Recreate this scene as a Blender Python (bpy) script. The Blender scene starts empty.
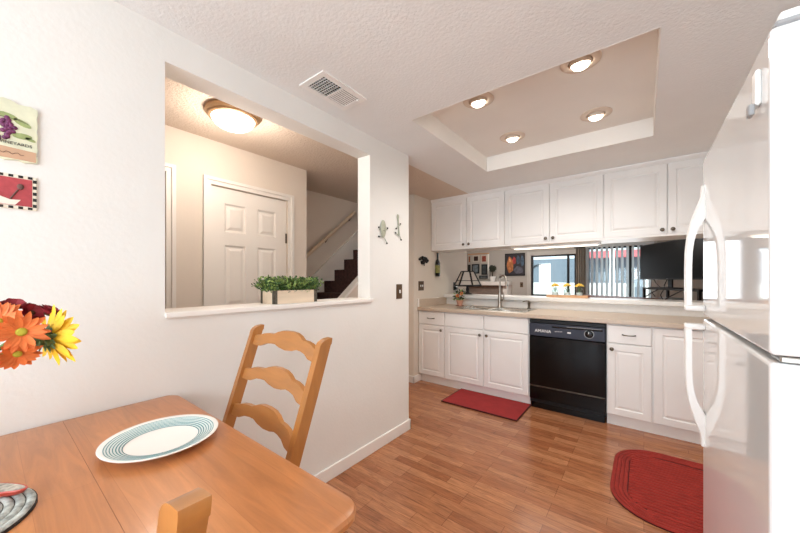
import bpy, bmesh, math, random
from mathutils import Vector, Matrix
S = bpy.context.scene
PI = math.pi
V = Vector
# ---------------------------------------------------------------- camera, world, light, exposure
CAMH = 1.285
cam = bpy.data.objects.new('camera', bpy.data.cameras.new('camera'))
S.collection.objects.link(cam); S.camera = cam
cam.data.sensor_width = 36; cam.data.lens = 318.4 / 800 * 36
cam.data.shift_y = (279.6 - 266.5) / 800
cam.data.clip_start = 0.03; cam.data.clip_end = 200
cam.location = (0, 0, CAMH); cam.rotation_euler = (PI / 2, 0, 0.6535)

w = bpy.data.worlds.new('world'); S.world = w; w.use_nodes = True
bg = w.node_tree.nodes['Background']
bg.inputs[0].default_value = (0.80, 0.90, 1.0, 1); bg.inputs[1].default_value = 1.7
S.view_settings.view_transform = 'Standard'; S.view_settings.look = 'None'
S.view_settings.gamma = 1; S.view_settings.use_curve_mapping = False
S.view_settings.exposure = 0.27
S.cycles.max_bounces = 10; S.cycles.diffuse_bounces = 6; S.cycles.glossy_bounces = 4
S.cycles.transparent_max_bounces = 12; S.cycles.sample_clamp_indirect = 6
S.cycles.caustics_reflective = False; S.cycles.caustics_refractive = False

def light(name, kind, loc, energy, color, rot=(0, 0, 0), **kw):
    d = bpy.data.lights.new(name, kind); d.energy = energy; d.color = color
    for k, v in kw.items(): setattr(d, k, v)
    o = bpy.data.objects.new(name, d); S.collection.objects.link(o)
    o.location = loc; o.rotation_euler = rot
    return o
light('sun', 'SUN', (6, -4, 8), 5.0, (1, .96, .9), (math.radians(38), math.radians(28), 0), angle=0.02)
# daylight through the patio door behind the camera, and through the living room windows
light('rear_daylight', 'AREA', (-0.35, -2.50, 1.25), 66, (0.76, 0.89, 1.0), (PI / 2, 0, 0), shape='RECTANGLE', size=2.4, size_y=1.9)
light('living_daylight_left', 'AREA', (-1.68, 7.86, 1.38), 5, (0.9, 0.95, 1.0), (-PI / 2, 0, 0), shape='RECTANGLE', size=0.9, size_y=0.8)
light('living_daylight_door', 'AREA', (-0.45, 7.70, 1.05), 10, (0.9, 0.95, 1.0), (-PI / 2, 0, 0), shape='RECTANGLE', size=1.0, size_y=1.8)

light('dining_fill', 'POINT', (-.35, -1.35, 1.55), 22, (.93, .96, 1.0), shadow_soft_size=.25)  # added fill behind the camera to lift the ceiling; no real fixture here
light('living_fill', 'POINT', (-2.2, 6.2, 2.15), 42, (1, .95, .9), shadow_soft_size=.15)  # added fill brightening the living room, an invented source without a fixture

# ---------------------------------------------------------------- material helpers
def lin(c):
    if isinstance(c, str): c = tuple(int(c[i:i + 2], 16) / 255 for i in (0, 2, 4))
    return tuple(x / 12.92 if x <= .04045 else ((x + .055) / 1.055) ** 2.4 for x in c) + (1,)
class NT:
    def __init__(s, name):
        s.m = bpy.data.materials.new(name); s.m.use_nodes = True
        s.t = s.m.node_tree; s.b = s.t.nodes['Principled BSDF']; s.out = s.t.nodes['Material Output']
    def n(s, typ, **kw):
        x = s.t.nodes.new(typ)
        for k, v in kw.items():
            if k in x.inputs.keys() if isinstance(k, str) else False: x.inputs[k].default_value = v
            else: setattr(x, k, v)
        return x
    def l(s, a, b): s.t.links.new(a, b)
def mat(name, col, rough=.5, metal=0, bump=0, bscale=80, coat=0, var=0, vscale=3, spec=.5, stretch=(1, 1, 1), bdist=.002, **kw):
    k = NT(name); b = k.b
    b.inputs['Base Color'].default_value = lin(col); b.inputs['Roughness'].default_value = rough
    b.inputs['Metallic'].default_value = metal; b.inputs['Coat Weight'].default_value = coat
    b.inputs['Coat Roughness'].default_value = .05; b.inputs['Specular IOR Level'].default_value = spec
    tc = k.n('ShaderNodeTexCoord'); mp = k.n('ShaderNodeMapping'); mp.inputs['Scale'].default_value = stretch
    k.l(tc.outputs['Object'], mp.inputs['Vector'])
    nz = k.n('ShaderNodeTexNoise'); nz.inputs['Scale'].default_value = vscale; nz.inputs['Detail'].default_value = 4
    k.l(mp.outputs[0], nz.inputs['Vector'])
    v = var if var else .015
    cr = k.n('ShaderNodeHueSaturation'); cr.inputs['Color'].default_value = lin(col)
    mr = k.n('ShaderNodeMapRange'); mr.inputs['To Min'].default_value = 1 - v * 1.6; mr.inputs['To Max'].default_value = 1 + v * 1.6
    mr.inputs['From Min'].default_value = .25; mr.inputs['From Max'].default_value = .75
    k.l(nz.outputs['Fac'], mr.inputs['Value']); k.l(mr.outputs[0], cr.inputs['Value']); k.l(cr.outputs[0], b.inputs['Base Color'])
    if bump:
        n2 = k.n('ShaderNodeTexNoise'); n2.inputs['Scale'].default_value = bscale; n2.inputs['Detail'].default_value = 6
        k.l(mp.outputs[0], n2.inputs['Vector'])
        bp = k.n('ShaderNodeBump'); bp.inputs['Strength'].default_value = bump; bp.inputs['Distance'].default_value = bdist
        k.l(n2.outputs['Fac'], bp.inputs['Height']); k.l(bp.outputs[0], b.inputs['Normal'])
    return k.m
def emit(name, col, strength):
    k = NT(name); k.b.inputs['Base Color'].default_value = lin(col)
    k.b.inputs['Emission Color'].default_value = lin(col); k.b.inputs['Emission Strength'].default_value = strength
    return k.m
def glass(name, tint='F4FAFA'):
    k = NT(name); k.t.nodes.remove(k.b)
    tr = k.n('ShaderNodeBsdfTransparent'); tr.inputs[0].default_value = lin(tint)
    gl = k.n('ShaderNodeBsdfGlossy'); gl.inputs['Roughness'].default_value = .02
    fr = k.n('ShaderNodeLayerWeight'); fr.inputs[0].default_value = .5; mx = k.n('ShaderNodeMixShader')
    pw_ = k.n('ShaderNodeMath', operation='POWER'); pw_.inputs[1].default_value = 4; ml = k.n('ShaderNodeMath', operation='MULTIPLY_ADD'); ml.inputs[1].default_value = .8; ml.inputs[2].default_value = .04
    k.l(fr.outputs['Facing'], pw_.inputs[0]); k.l(pw_.outputs[0], ml.inputs[0])
    k.l(ml.outputs[0], mx.inputs[0]); k.l(tr.outputs[0], mx.inputs[1]); k.l(gl.outputs[0], mx.inputs[2]); k.l(mx.outputs[0], k.out.inputs[0])
    return k.m
def planks(name, c1, c2, cm, bw, rh, rough, grain=.25, rot=0, coat=0, mortar=.0012, gscale=6, bump=.08):
    """boards running along object X, each board its own tone, with long grain"""
    k = NT(name); b = k.b
    tc = k.n('ShaderNodeTexCoord'); mp = k.n('ShaderNodeMapping'); mp.inputs['Rotation'].default_value = (0, 0, rot)
    k.l(tc.outputs['Object'], mp.inputs['Vector'])
    br = k.n('ShaderNodeTexBrick'); br.offset = .37; br.offset_frequency = 3
    br.inputs['Color1'].default_value = lin(c1); br.inputs['Color2'].default_value = lin(c2); br.inputs['Mortar'].default_value = lin(cm)
    br.inputs['Scale'].default_value = 1; br.inputs['Mortar Size'].default_value = mortar; br.inputs['Mortar Smooth'].default_value = .3
    br.inputs['Brick Width'].default_value = bw; br.inputs['Row Height'].default_value = rh
    k.l(mp.outputs[0], br.inputs['Vector'])
    m2 = k.n('ShaderNodeMapping'); m2.inputs['Scale'].default_value = (1, 9, 1)
    k.l(mp.outputs[0], m2.inputs['Vector'])
    nz = k.n('ShaderNodeTexNoise'); nz.inputs['Scale'].default_value = gscale; nz.inputs['Detail'].default_value = 8
    nz.inputs['Roughness'].default_value = .65; nz.inputs['Distortion'].default_value = 1.2
    k.l(m2.outputs[0], nz.inputs['Vector'])
    mr = k.n('ShaderNodeMapRange'); mr.inputs['From Min'].default_value = .3; mr.inputs['From Max'].default_value = .7
    mr.inputs['To Min'].default_value = 1 - grain; mr.inputs['To Max'].default_value = 1 + grain * .7
    k.l(nz.outputs['Fac'], mr.inputs['Value'])
    hs = k.n('ShaderNodeHueSaturation'); k.l(mr.outputs[0], hs.inputs['Value']); k.l(br.outputs['Color'], hs.inputs['Color'])
    k.l(hs.outputs[0], b.inputs['Base Color'])
    b.inputs['Roughness'].default_value = rough; b.inputs['Coat Weight'].default_value = coat; b.inputs['Coat Roughness'].default_value = .12
    bp = k.n('ShaderNodeBump'); bp.inputs['Strength'].default_value = bump; bp.inputs['Distance'].default_value = .001
    k.l(nz.outputs['Fac'], bp.inputs['Height']); k.l(bp.outputs[0], b.inputs['Normal'])
    return k.m

MT = {}
MT['wall'] = mat('wall_paint', 'E8E6E1', .75, bump=.25, bscale=60, bdist=.003)
MT['wallwarm'] = mat('warm_wall_paint', 'E2D9CC', .75, bump=.25, bscale=60, bdist=.003)
MT['hallwall'] = mat('hall_wall_paint', 'E3D9CD', .8, bump=.2, bscale=60)
MT['grey_wall'] = mat('living_wall_paint', 'B5AFA7', .8, bump=.1, bscale=60)
MT['ceil'] = mat('textured_ceiling', 'EEEFEE', .9, bump=.4, bscale=75, bdist=.006)
MT['ceil_smooth'] = mat('smooth_ceiling', 'F0EDE8', .85)
MT['hallceil'] = mat('hall_textured_ceiling', 'DDCDBD', .95, bump=.9, bscale=70, bdist=.008)
MT['trim'] = mat('white_trim', 'F0ECE6', .45)
MT['floor'] = planks('laminate_floor', 'BC8058', '9A5F3C', '6E4028', .42, .066, .22, .42, gscale=6.5)
MT['cab'] = mat('white_thermofoil', 'EEECE9', .33, spec=.5)
MT['cab_in'] = mat('cabinet_shadow_gap', 'A8A29A', .6)
MT['counter'] = mat('beige_laminate', 'C8B6A3', .3, var=.05, vscale=60)
MT['splash'] = mat('white_backsplash', 'E3E0DC', .3, var=.02, vscale=20)
MT['steel'] = mat('stainless_steel', 'B9B5AE', .25, metal=1)
MT['nickel'] = mat('brushed_nickel', 'A9A198', .3, metal=1)
MT['pewter'] = mat('dark_pewter', '6E665C', .35, metal=1)
MT['black'] = mat('black_enamel', '060607', .12, spec=.3)
MT['blackpl'] = mat('black_plastic', '101012', .4, spec=.3)
MT['navy'] = mat('dark_slate_panel', '333744', .4, spec=.3)
MT['tv'] = mat('tv_screen', '030304', .3, spec=.12)
MT['iron'] = mat('black_iron', '120F0D', .55)
MT['fridge'] = mat('glossy_white_enamel', 'E6E6E5', .05, spec=.7)
MT['fridge'].node_tree.nodes['Principled BSDF'].inputs['IOR'].default_value = 1.75
MT['fridge_side'] = mat('white_enamel_side', 'EEF0F4', .35)
MT['whitepl'] = mat('white_plastic', 'F4F3F0', .3)
MT['greypl'] = mat('grey_plastic', '9A9B9C', .4)
MT['table'] = planks('honey_maple_top', 'C4814E', 'BA7746', 'B06E40', .9, .13, .32, .2, coat=.2, mortar=.0006, gscale=3.0, bump=.03)
MT['pine'] = mat('honey_pine', 'AE7238', .35, var=.10, vscale=9, stretch=(4, 4, .6), coat=.3)
MT['pine_x'] = mat('honey_pine_slat', 'B4783F', .35, var=.10, vscale=9, stretch=(.6, 4, 4), coat=.3)
MT['darkwood'] = mat('cherry_wood', '72351F', .5, var=.15, vscale=8, stretch=(.5, 4, 4))
MT['lightwood'] = mat('pale_wood', 'E2CDB4', .6, var=.06, vscale=9, stretch=(4, .5, 4))
MT['traywood'] = mat('tan_tray_wood', 'C79A73', .55, var=.1, vscale=9, stretch=(.5, 4, 4))
MT['rustmetal'] = mat('worn_metal_strap', '6B665C', .5, metal=.7, var=.3, vscale=40)
MT['leaf'] = mat('boxwood_leaf', '3C5C2C', .5, var=.4, vscale=60)
MT['leaf2'] = mat('pale_leaf', '8DA658', .5, var=.25, vscale=60)
MT['stem'] = mat('green_stem', '5F7A3A', .6)
MT['sepal'] = mat('green_sepal', '5A6B38', .6, var=.3, vscale=50)
MT['yellow'] = mat('yellow_petal', 'F5C52A', .6, var=.1, vscale=40)
MT['orange'] = mat('orange_petal', 'E8793A', .6, var=.14, vscale=40)
MT['crimson'] = mat('crimson_petal', '8E1F2A', .6, var=.25, vscale=50)
MT['lime'] = mat('lime_flower_centre', 'B9B23A', .8, bump=.6, bscale=300)
MT['brownc'] = mat('brown_flower_centre', '4A2E17', .9, bump=.6, bscale=300)
MT['redrug'] = mat('red_rug_pile', '9E2A2A', .95, bump=.5, bscale=250, var=.08, vscale=12)
MT['rug_rim'] = mat('dark_rug_edge', '4A1614', .95)
MT['carpet'] = mat('dark_brown_carpet', '4A2F2A', 1, bump=.8, bscale=200, var=.25, vscale=30)
MT['bronze'] = mat('tan_light_ring', 'A98762', .4, metal=.3)
MT['canring'] = mat('beige_can_trim', 'DCCDBD', .45)
MT['plate'] = mat('white_glazed_plate', 'F2EFE8', .15, coat=.5)
MT['platebl'] = mat('teal_glaze_line', '4F8489', .15, coat=.5)
MT['platelt'] = mat('pale_teal_glaze', 'CFDEDC', .15, coat=.5)
MT['brass'] = mat('antique_brass_plate', '6A5440', .4, metal=.6)
MT['decor'] = mat('sage_grey_ceramic', 'A9AB98', .5, var=.1, vscale=40)
MT['terracotta'] = mat('pale_terracotta', 'C4917A', .8)
MT['glass'] = glass('window_glass')
MT['jar'] = glass('clear_jar_glass', 'F4F8F8')
MT['black_hole'] = mat('dark_vent_interior', '2A2A2A', .9)
MT['bulb'] = emit('warm_bulb_glow', 'FFF2E0', 9)
MT['dome'] = emit('frosted_dome_glow', 'FFF6EC', 3.2)
MT['tube'] = emit('fluorescent_tube_glow', 'FFF6E6', 1.6)
MT['bluewall'] = mat('blue_grey_siding', '76838F', .8, var=.05, vscale=2, stretch=(6, 1, .3))
MT['white_out'] = mat('white_stucco', 'F6F5F2', .8)
MT['redroof'] = mat('red_awning', 'E0747A', .7)
MT['concrete'] = mat('patio_concrete', 'C9C5BE', .9, bump=.3, bscale=50)
MT['brick'] = planks('dark_red_brick', '6B362B', '54291F', '8A7B70', .2, .07, .8, .2, mortar=.006)
MT['shade'] = mat('white_lamp_panel', 'D8D0C8', .5)
MT['curtain'] = mat('taupe_curtain', '8F867B', .85)
MT['vane'] = mat('white_blind_vane', 'F2F4F5', .55)
def translucent(m, fac, col):
    t = m.node_tree; p = t.nodes['Principled BSDF']; x = t.nodes.new('ShaderNodeBsdfTranslucent'); x.inputs[0].default_value = lin(col)
    k = t.nodes.new('ShaderNodeMixShader'); k.inputs[0].default_value = fac
    t.links.new(p.outputs[0], k.inputs[1]); t.links.new(x.outputs[0], k.inputs[2]); t.links.new(k.outputs[0], t.nodes['Material Output'].inputs[0])
translucent(MT['vane'], .72, 'F2F4F5')
translucent(MT['shade'], .4, 'F2ECE4')

# ---------------------------------------------------------------- mesh builder
class B:
    def __init__(s): s.bm = bmesh.new(); s.mi = 0; s.M = Matrix()
    def _fin(s, verts, faces):
        for v in verts: v.co = s.M @ v.co
        for f in faces: f.material_index = s.mi
    def box(s, x0, x1, y0, y1, z0, z1, bev=0, seg=1):
        bm = s.bm; nf = len(bm.faces)
        x0, x1 = sorted((x0, x1)); y0, y1 = sorted((y0, y1)); z0, z1 = sorted((z0, z1))
        r = bmesh.ops.create_cube(bm, size=1); vs = r['verts']
        for v in vs: v.co = V((x0 + (v.co.x + .5) * (x1 - x0), y0 + (v.co.y + .5) * (y1 - y0), z0 + (v.co.z + .5) * (z1 - z0)))
        if bev:
            es = list({e for v in vs for e in v.link_edges})
            r2 = bmesh.ops.bevel(bm, geom=es, offset=bev, segments=seg, affect='EDGES', profile=.5)
            vs = list({v for f in r2['faces'] for v in f.verts} | {v for v in vs if v.is_valid})
        fs = {f for v in vs for f in v.link_faces}
        s._fin(vs, fs); return s
    def loops(s, rings, cap0=True, cap1=True, close=True):
        """rings: list of equal-length point lists"""
        bm = s.bm; R = [[bm.verts.new(s.M @ V(p)) for p in r] for r in rings]; fs = []
        n = len(R[0])
        for a, b in zip(R, R[1:]):
            for i in range(n if close else n - 1):
                j = (i + 1) % n
                fs.append(bm.faces.new((a[i], a[j], b[j], b[i])))
        if cap0: fs.append(bm.faces.new(list(reversed(R[0]))))
        if cap1: fs.append(bm.faces.new(R[-1]))
        for f in fs: f.material_index = s.mi
        return s
    def tube(s, pts, r, seg=8, caps=True, flat=1.0):
        pts = [V(p) for p in pts]; n = len(pts); rings = []; up = None
        for i, p in enumerate(pts):
            t = (pts[min(i + 1, n - 1)] - pts[max(i - 1, 0)]).normalized()
            if up is None:
                up = V((0, 0, 1)) if abs(t.z) < .9 else V((0, 1, 0))
            a = t.cross(up).normalized(); b = a.cross(t).normalized(); up = b
            rr = r[i] if isinstance(r, (list, tuple)) else r
            rings.append([p + a * math.cos(q * 2 * PI / seg) * rr + b * math.sin(q * 2 * PI / seg) * rr * flat for q in range(seg)])
        return s.loops(rings, caps, caps)
    def cyl(s, p0, p1, r0, r1=None, seg=20): return s.tube([p0, p1], [r0, r0 if r1 is None else r1], seg)
    def lathe(s, prof, c=(0, 0, 0), seg=24, rot=None):
        c = V(c); rings = []
        R = rot if rot is not None else Matrix.Identity(3)
        for r, z in prof:
            r = max(r, 1e-4)
            rings.append([c + R @ V((r * math.cos(q * 2 * PI / seg), r * math.sin(q * 2 * PI / seg), z)) for q in range(seg)])
        return s.loops(rings)
    def prism(s, poly, f0, f1):
        """poly: 2D points, f0/f1 map (a,b) to 3D for the two faces"""
        return s.loops([[f0(a, b) for a, b in poly], [f1(a, b) for a, b in poly]])
    def relief(s, O, U, W, N, w, h, rings, thick):
        """raised-panel door. rings = [(inset, depth above face)] from the outer edge"""
        O, U, W, N = map(V, (O, U, W, N))
        def rc(i, d): return [O + U * a + W * b + N * d for a, b in ((i, i), (w - i, i), (w - i, h - i), (i, h - i))]
        return s.loops([rc(0, -thick)] + [rc(i, d) for i, d in rings])
    def frame(s, f, a0, a1, c0, c1, t, d0, d1):
        """picture-frame ring; f(a, c, d) maps to 3D; t = width or (left, right, bottom, top)"""
        tl, tr, tb, tt = t if isinstance(t, tuple) else (t,) * 4
        o = [(a0, c0), (a1, c0), (a1, c1), (a0, c1)]; i = [(a0 + tl, c0 + tb), (a1 - tr, c0 + tb), (a1 - tr, c1 - tt), (a0 + tl, c1 - tt)]
        r = [[f(a, c, d) for a, c in P] for P, d in ((o, d0), (o, d1), (i, d1), (i, d0), (o, d0))]
        return s.loops(r, False, False)
    def sphere(s, c, r, u=16, v=10, sc=(1, 1, 1)):
        vs = bmesh.ops.create_uvsphere(s.bm, u_segments=u, v_segments=v, radius=r)['verts']
        for x in vs: x.co = V((x.co.x * sc[0], x.co.y * sc[1], x.co.z * sc[2])) + V(c)
        s._fin(vs, {f for x in vs for f in x.link_faces}); return s
OFF = {}
def off(p):
    while p is not None:
        if p in OFF: return OFF[p]
        p = p.parent
    return V((0, 0, 0))
def obj(name, b, m, parent=None, smooth=None, loc=None, weld=True):
    """one mesh object; b is in world coordinates (local ones for roots at the origin)"""
    if weld: bmesh.ops.remove_doubles(b.bm, verts=b.bm.verts, dist=1e-6)
    bmesh.ops.recalc_face_normals(b.bm, faces=b.bm.faces)
    me = bpy.data.meshes.new(name)
    o_ = off(parent) if parent is not None else (V(loc) if loc else V((0, 0, 0)))
    if o_.length: bmesh.ops.translate(b.bm, vec=-o_, verts=b.bm.verts)
    b.bm.to_mesh(me); b.bm.free()
    for x in (m if isinstance(m, (list, tuple)) else [m]): me.materials.append(x)
    if smooth:
        me.shade_smooth(); me.set_sharp_from_angle(angle=math.radians(smooth))
    o = bpy.data.objects.new(name, me); S.collection.objects.link(o)
    if parent is not None: o.parent = parent
    elif loc: o.location = loc; OFF[o] = V(loc)
    return o
def tag(o, label=None, cat=None, group=None, kind=None):
    if label: o['label'] = label
    if cat: o['category'] = cat
    if group: o['group'] = group
    if kind: o['kind'] = kind
    return o
def root(name, loc, label, cat, group=None):
    o = bpy.data.objects.new(name, None); S.collection.objects.link(o); o.empty_display_size = .05
    o.location = loc; OFF[o] = V(loc); return tag(o, label, cat, group)
def struct(name, b, m, parent=None, smooth=None):
    o = obj(name, b, m, parent, smooth)
    if parent is None: o['kind'] = 'structure'
    return o
def copy_tree(o, parent=None):
    c = o.copy(); S.collection.objects.link(c); c.parent = parent
    for ch in o.children: copy_tree(ch, c)
    return c
def text(name, body, size, mtx, m, parent, depth=.0006, align='CENTER'):
    cu = bpy.data.curves.new(name, 'FONT'); cu.body = body; cu.size = size; cu.extrude = depth; cu.align_x = align
    t = bpy.data.objects.new(name + '_tmp', cu); S.collection.objects.link(t)
    bpy.context.view_layer.update()
    me = bpy.data.meshes.new_from_object(t.evaluated_get(bpy.context.evaluated_depsgraph_get()))
    bpy.data.objects.remove(t); me.transform(mtx); me.transform(Matrix.Translation(-off(parent)))
    me.materials.clear(); me.materials.append(m)
    o = bpy.data.objects.new(name, me); S.collection.objects.link(o); o.parent = parent
    return o
def basis(O, U, W, N):
    U, W, N = V(U), V(W), V(N)
    return Matrix.Translation(V(O)) @ Matrix((U, W, N)).transposed().to_4x4()

# ---------------------------------------------------------------- room shell
H = 2.349
XL, XR = -1.605, 0.98
YREAR = -2.65
struct('floor', B().box(-4.6, 2.6, YREAR - .1, 8.1, -.1, 0), MT['floor'])
# ceiling with the tray over the kitchen
TX0, TX1, TY0, TY1, TZ = -1.231, 0.06, 1.73, 3.012, 2.487
b = B()
b.box(XL - .12, TX0, YREAR - .1, 4.11, H, H + .3); b.box(TX1, XR + .1, YREAR - .1, 4.11, H, H + .3)
b.box(TX0, TX1, YREAR - .1, TY0, H, H + .3); b.box(TX0, TX1, TY1, 4.11, H, H + .3)
struct('ceiling', b, MT['ceil'])
b = B(); b.box(TX0 - .05, TX1 + .05, TY0 - .05, TY1 + .05, TZ, TZ + .1)
e = .004
b.frame(lambda a, c, d: (a, c, d), TX0, TX1, TY0, TY1, e, H - .0008, TZ)
struct('ceiling_tray', b, MT['ceil_smooth'])
struct('ceiling_hall', B().box(-3.4, XL - .12, -1.4, 4.11, H, H + .1), MT['hallceil'])
struct('ceiling_living', B().box(-4.6, 2.6, 4.11, 8.1, H, H + .1), MT['ceil'])
# left wall with the pass-through opening
OY0, OY1, OZ0, OZ1 = 0.464, 1.732, 1.127, 2.207
b = B(); XI = XL - .125
b.box(XI, XL, YREAR, OY0, 0, H); b.box(XI, XL, OY1, 2.219, 0, H)
b.box(XI, XL, OY0, OY1, 0, OZ0); b.box(XI, XL, OY0, OY1, OZ1, H)
struct('wall_left', b, MT['wall'])
b = B(); pl = [(XI - .09, OZ0 + .0005), (XI - .09, 1.143), (XI - .087, 1.146), (XL + .015, 1.146), (XL + .018, 1.143), (XL + .018, OZ0 - .003), (XL + .0005, OZ0 - .003), (XL + .0005, OZ0 + .0005)]
b.prism(pl, lambda a, c: (a, OY0 + .0005, c), lambda a, c: (a, OY1 - .0005, c))
b.box(XL + .0008, XL + .0175, OY1 - .0004, OY1 + .02, OZ0 - .003, 1.1455, .002)
struct('trim_1', b, MT['trim'])
tag(bpy.data.objects['trim_1'], 'white painted sill board along the bottom of the pass-through')
b = B(); b.box(XL, XL + .014, YREAR, 2.219 + .014, 0, .088, .004); b.box(XI, XL + .014, 2.219, 2.233, 0, .088, .004)
struct('baseboard_left', b, MT['trim'])
# short return wall left of the kitchen cabinets
XS = -2.272
b = B(); b.box(XS - .12, XS, 3.247, 4.75, 0, H); b.box(-2.5, XS - .12, 3.247, 3.35, 0, H)
struct('wall_kitchen_left', b, MT['wallwarm'])
b = B(); b.box(XS, XS + .013, 3.234, 3.40, 0, .085, .003); b.box(-2.5, XS + .013, 3.234, 3.247, 0, .085, .003)
struct('baseboard_kitchen', b, MT['trim'])
# kitchen back: half wall below, header above
b = B(); b.box(XS, XR, 4.06, 4.18, 0, 1.028); b.box(XS, XR, 4.06, 4.18, 1.70, H)
struct('wall_kitchen_back', b, MT['grey_wall'])
struct('wall_right', B().box(XR, XR + .1, YREAR, 4.18, 0, H), MT['wall'])
b = B(); b.box(XI, -1.6, YREAR - .1, YREAR, 0, H); b.box(.9, XR + .1, YREAR - .1, YREAR, 0, H); b.box(-1.6, .9, YREAR - .1, YREAR, 2.2, H)
struct('wall_rear', b, MT['wall'])
wr = struct('window_3', B().box(-1.6, .9, YREAR - .06, YREAR - .05, .04, 2.2), MT['glass'])
b = B()
b.frame(lambda a, c, d: (a, d, c), -1.6, .9, 0.001, 2.2, .04, YREAR - .08, YREAR - .03); b.box(-.38, -.34, YREAR - .079, YREAR - .031, .04, 2.16)
struct('window_frame', b, MT['trim'], wr)

# ---------------------------------------------------------------- hall seen through the opening
XC = -2.61
b = B(); b.box(XC - .1, XC, -1.4, 0.0, 0, H); b.box(XC - .1, XC, .76, 1.046, 0, H); b.box(XC - .1, XC, 1.706, 1.911, 0, H)
b.box(XC - .1, XC, 0.0, .76, 2.03, H); b.box(XC - .1, XC, 1.046, 1.706, 2.012, H)
struct('wall_hall', b, MT['hallwall'])
struct('wall_hall_end', B().box(-3.4, XI, -1.5, -1.4, 0, H), MT['hallwall'])
XW = -3.17
struct('wall_stairs', B().box(XW - .1, XW, -1.4, 4.11, 0, H), MT['hallwall'])
struct('wall_stairs_end', B().box(XW, -2.5, 4.0, 4.11, 0, H), MT['hallwall'])
def six_panel(name, x, y0, y1, z1, hinges):
    w_, h_ = y1 - y0, z1
    b = B(); t = .035
    b.box(x - t, x - .018, y0 + .001, y1 - .001, .009, z1 - .001)
    st = .105; mid = .1
    for a, c in ((y0, y0 + st), (y1 - st, y1), ((y0 + y1 - mid) / 2, (y0 + y1 + mid) / 2)): b.box(x - t, x, a, c, .008, z1)
    zs = [(.008, .2), (.93, 1.07), (1.56, 1.66), (z1 - .12, z1)]
    for a, c in zs: b.box(x - t, x - .0005, y0, y1, a, c)
    for (a, c) in ((y0 + st, (y0 + y1 - mid) / 2), ((y0 + y1 + mid) / 2, y1 - st)):
        for (p, q) in ((.2, .93), (1.07, 1.56), (1.66, z1 - .12)):
            b.relief((x, a, p), (0, 1, 0), (0, 0, 1), (1, 0, 0), c - a, q - p, [(0, .0), (.012, -.013), (.022, -.013), (.045, -.002), (.048, -.002)], .03)
    d = struct(name, b, MT['trim'])
    for z in hinges: obj('hinge', B().box(x + .0005, x + .006, y1 - .012, y1 + .012, z, z + .09), MT['pewter'], d)
    return d
d1 = six_panel('door_1', XC - .02, 1.05, 1.702, 2.008, (.25, 1.62))
obj('door_knob', B().lathe([(.012, 0), (.012, .03), (.028, .04), (.03, .055), (.018, .068)], (XC - .02, 1.11, .95), 16, Matrix.Rotation(PI / 2, 3, 'Y')), MT['nickel'], d1, 40)
six_panel('door_2', XC - .02, .004, .756, 2.026, ())
def casing(name, y0, y1, z1, wd=.055):
    b = B()
    for (i0, i1, d1_) in ((0, wd, .008), (wd * .55, wd, .018)):
        o_ = [(y0 - i1, 0.001), (y0 - i1, z1 + i1), (y1 + i1, z1 + i1), (y1 + i1, 0.001), (y1 + i0, 0.001), (y1 + i0, z1 + i0), (y0 - i0, z1 + i0), (y0 - i0, 0.001)]
        b.prism(o_, lambda a, c: (XC + .0005, a, c), lambda a, c: (XC + d1_, a, c))
    return struct(name, b, MT['trim'])
casing('trim_2', 1.046, 1.706, 2.012); casing('trim_3', 0.0, .76, 2.03)
# staircase
sy, sz, run, rise = 2.40, 1.13, .1655, .14
b = B(); pts = []
k0 = -2
pl = [(sy + k0 * run, 0)]
for k in range(k0, 5):
    y = sy + k * run; z = sz + k * rise
    pl += [(y, z), (y + run, z)]
pl += [(sy + 5 * run, 0)]
b.prism(pl, lambda a, c: (XW + .02, a, c), lambda a, c: (-2.578, a, c))
st = root('staircase', (-2.86, sy, 0), 'dark carpeted staircase rising beyond the hall corner behind the pass-through', 'staircase')
obj('carpeted_steps', b, MT['carpet'], st)
def slope_board(x0, x1, ya, yb, lo, hi):
    f = lambda y: sz + (y - sy) / run * rise
    pl = [(ya, f(ya) + lo), (yb, f(yb) + lo), (yb, f(yb) + hi), (ya, f(ya) + hi)]
    return B().prism(pl, lambda a, c: (x0, a, c), lambda a, c: (x1, a, c))
obj('skirt_board', slope_board(XW + .001, XW + .02, 1.95, 3.3, -.25, .2), MT['trim'], st)
f = lambda y: sz + (y - sy) / run * rise
b = B(); pl = [(2.0, 0), (3.235, 0), (3.235, f(3.235) + .14), (2.0, f(2.0) + .0)]
zA = 1.087 + (2.0 - 2.27) * .8; zB = 1.087 + (3.235 - 2.27) * .8
pl = [(2.0, 0), (3.235, 0), (3.235, zB - .03), (2.0, zA - .03)]
b.prism(pl, lambda a, c: (-2.56, a, c), lambda a, c: (-2.5, a, c))
struct('wall_stair_knee', b, MT['hallwall'])
b = B(); pl = [(2.0, zA - .03), (3.235, zB - .03), (3.235, zB + .0), (2.0, zA + .0)]
b.prism(pl, lambda a, c: (-2.575, a, c), lambda a, c: (-2.485, a, c))
struct('trim_4', b, MT['trim'])
hr = root('handrail', (XW + .06, 2.34, 1.61), 'pale wooden handrail sloping up the wall above the dark carpeted stairs', 'handrail')
ra, rb = V((XW + .06, 1.97, 1.61 - .37 * .82)), V((XW + .06, 3.7, 1.61 + 1.36 * .82 - .05))
rb.z = min(rb.z, 2.25 + .3)
rb = V((XW + .06, 3.05, 1.61 + .71 * .82))
obj('rail', B().tube([ra, rb], .022, 10), MT['lightwood'], hr, 50)
for y in (2.05, 2.6, 3.0):
    z = 1.61 + (y - 2.34) * .82
    obj('bracket', B().cyl((XW, y, z - .07), (XW + .06, y, z - .02), .007, seg=8), MT['pewter'], hr)
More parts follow.
